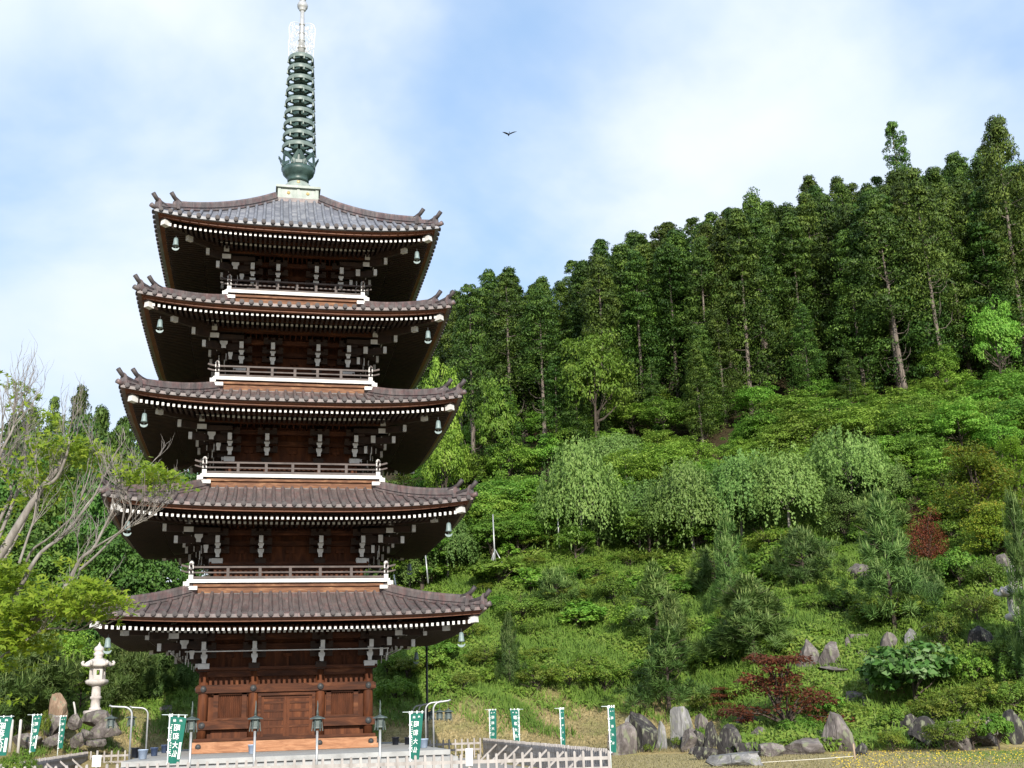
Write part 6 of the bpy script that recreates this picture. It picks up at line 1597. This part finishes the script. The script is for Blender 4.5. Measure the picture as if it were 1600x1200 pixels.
# --- ground cover of the bank: grass blades and low leaves nobody could count
def ground_cover():
    global rng
    rng = np.random.default_rng(5)
    n = 520000
    px_s = rng.uniform(-.50, .52, n); d = 50 + 46 * rng.random(n) ** .9
    r_ = px_s * d; z = hz(r_, d)
    P = np.array(CAM)[None] + r_[:, None] * np.array(_R0) + d[:, None] * np.array(_F0); P[:, 2] = z
    inyard = (P[:, 0] > FX0 - .2) & (P[:, 0] < FX1 + 1.1) & (P[:, 1] < FYB + 1.6)
    patch = np.sin(r_ * .8 + 2 * np.sin(d * .5)) * np.cos(d * .63 + r_ * .21) + .5 * np.sin(r_ * 2.3 + d * 1.7)
    low = np.clip((2.4 + 1.2 * patch - z) / 2.0, 0, 1) * (px_s < .17)
    keep = (z > GZ + .05) & ~inyard & (rng.random(n) > low * .45)
    P = P[keep]; patch = patch[keep]; low = low[keep]; n = len(P)
    forb = (rng.random(n) < np.clip(.42 + .35 * patch, .05, .9)) & (low < .5)
    dry = (rng.random(n) < low) & ~forb
    def put(sel, name, mat, hmin, hmax, wmin, wmax, up, label, tsh):
        p = P[sel]; m = len(p)
        h = hmin + (hmax - hmin) * rng.random(m); w_ = wmin + (wmax - wmin) * rng.random(m)
        if up:
            T = np.array([0, 0, 1.]) + rng.normal(size=(m, 3)) * .35; N = np.stack([np.full(m, -_F0.x), np.full(m, -_F0.y), np.full(m, .4)], 1) + rng.normal(size=(m, 3)) * .6
            p = p + np.array([0, 0, 1]) * (h * .42)[:, None]; cn = np.tile(np.array([[-_F0.x * .4, -_F0.y * .4, .9]]), (m, 1)) + rng.normal(size=(m, 3)) * .2
        else:
            T = rng.normal(size=(m, 3)); N = np.array([-_F0.x * .5, -_F0.y * .5, .9]) + rng.normal(size=(m, 3)) * .5
            p = p + np.array([0, 0, 1]) * (.08 + .38 * rng.random(m) * (1 + .6 * patch[sel]))[:, None]; cn = np.tile(np.array([[-_F0.x * .5, -_F0.y * .5, .85]]), (m, 1)) + rng.normal(size=(m, 3)) * .3
        tint = .28 + .22 * patch[sel] * tsh + rng.random(m) * .45
        me = leaf_mesh(name, M[mat], p, N, h, w_, tint, T=T, Cn=unit(cn), soft=.5)
        o = bpy.data.objects.new(name, me); COL.objects.link(o); tag(o, label, 'ground cover', kind='stuff')
    mound = np.clip(np.sin(P[:, 0] * 2.1 + 1.5 * np.sin(P[:, 1] * 1.3)) * np.sin(P[:, 1] * 1.9 + 1.2 * np.sin(P[:, 0] * 1.7)) + .4 * np.sin(P[:, 0] * 5.1 + P[:, 1] * 4.3), 0, 1.4) * (1 - low)
    P[:, 2] += rng.random(n) * mound * .5
    put(~forb & ~dry, 'bank_grass', 'grass', .26, .70, .035, .07, True, 'tall green grass covering the bank and garden slope', 1)
    put(forb, 'bank_weeds', 'weeds', .14, .34, .08, .17, False, 'low yellow-green weeds and leaves on the bank', 1)
    put(dry, 'dry_grass', 'straw', .10, .24, .02, .04, True, 'short dry straw-coloured grass at the foot of the bank', .4)
ground_cover()
def lawn_cover():
    global rng
    rng = np.random.default_rng(6)
    n = 60000; d = 34 + 22 * rng.random(n); s_ = rng.uniform(.03, .50, n); r_ = s_ * d
    P = np.array(CAM)[None] + r_[:, None] * np.array(_R0) + d[:, None] * np.array(_F0); P[:, 2] = GZ
    keep = (hz(r_, d) < GZ + .02) & ((P[:, 0] > FX1 + 1.3)); P = P[keep]; r_ = r_[keep]; d = d[keep]; n = len(P)
    green = np.clip((r_ - 13) / 5 + rng.normal(size=n) * .35 - np.clip((d - 46) / 5, 0, 1.2), 0, 1) > .5
    for sel, nm, mat, lab in ((~green, 'dry_lawn_grass', 'straw', 'short dry grass of the front lawn'), (green, 'green_lawn_grass', 'grass', 'short green grass of the lawn in the lower right corner')):
        p = P[sel]; m = len(p); h = .04 + .07 * rng.random(m)
        me = leaf_mesh(nm, M[mat], p + np.array([0, 0, 1]) * (h * .45)[:, None], np.array([-_F0.x, -_F0.y, .5]) + rng.normal(size=(m, 3)) * .6, h, .02, rng.random(m), T=np.array([0, 0, 1.]) + rng.normal(size=(m, 3)) * .5, Cn=np.tile(np.array([[0, -.2, .98]]), (m, 1)), soft=.7)
        o = bpy.data.objects.new(nm, me); COL.objects.link(o); tag(o, lab, 'lawn grass', kind='stuff')
    n = 900; d = 37 + 13 * rng.random(n); s_ = rng.uniform(.26, .48, n); r_ = s_ * d
    P = np.array(CAM)[None] + r_[:, None] * np.array(_R0) + d[:, None] * np.array(_F0); P[:, 2] = GZ + .10
    me = leaf_mesh('buttercups', M['yellow_flower'], P, np.array([0, -.6, .8]) + rng.normal(size=(n, 3)) * .3, .045, .045, rng.random(n))
    o = bpy.data.objects.new('buttercups', me); COL.objects.link(o); tag(o, 'scattered yellow buttercups in the lawn at the lower right', 'flowers', kind='stuff')
lawn_cover()
print('cedars', cnt + len(NAMED), 'objects', len(bpy.data.objects))
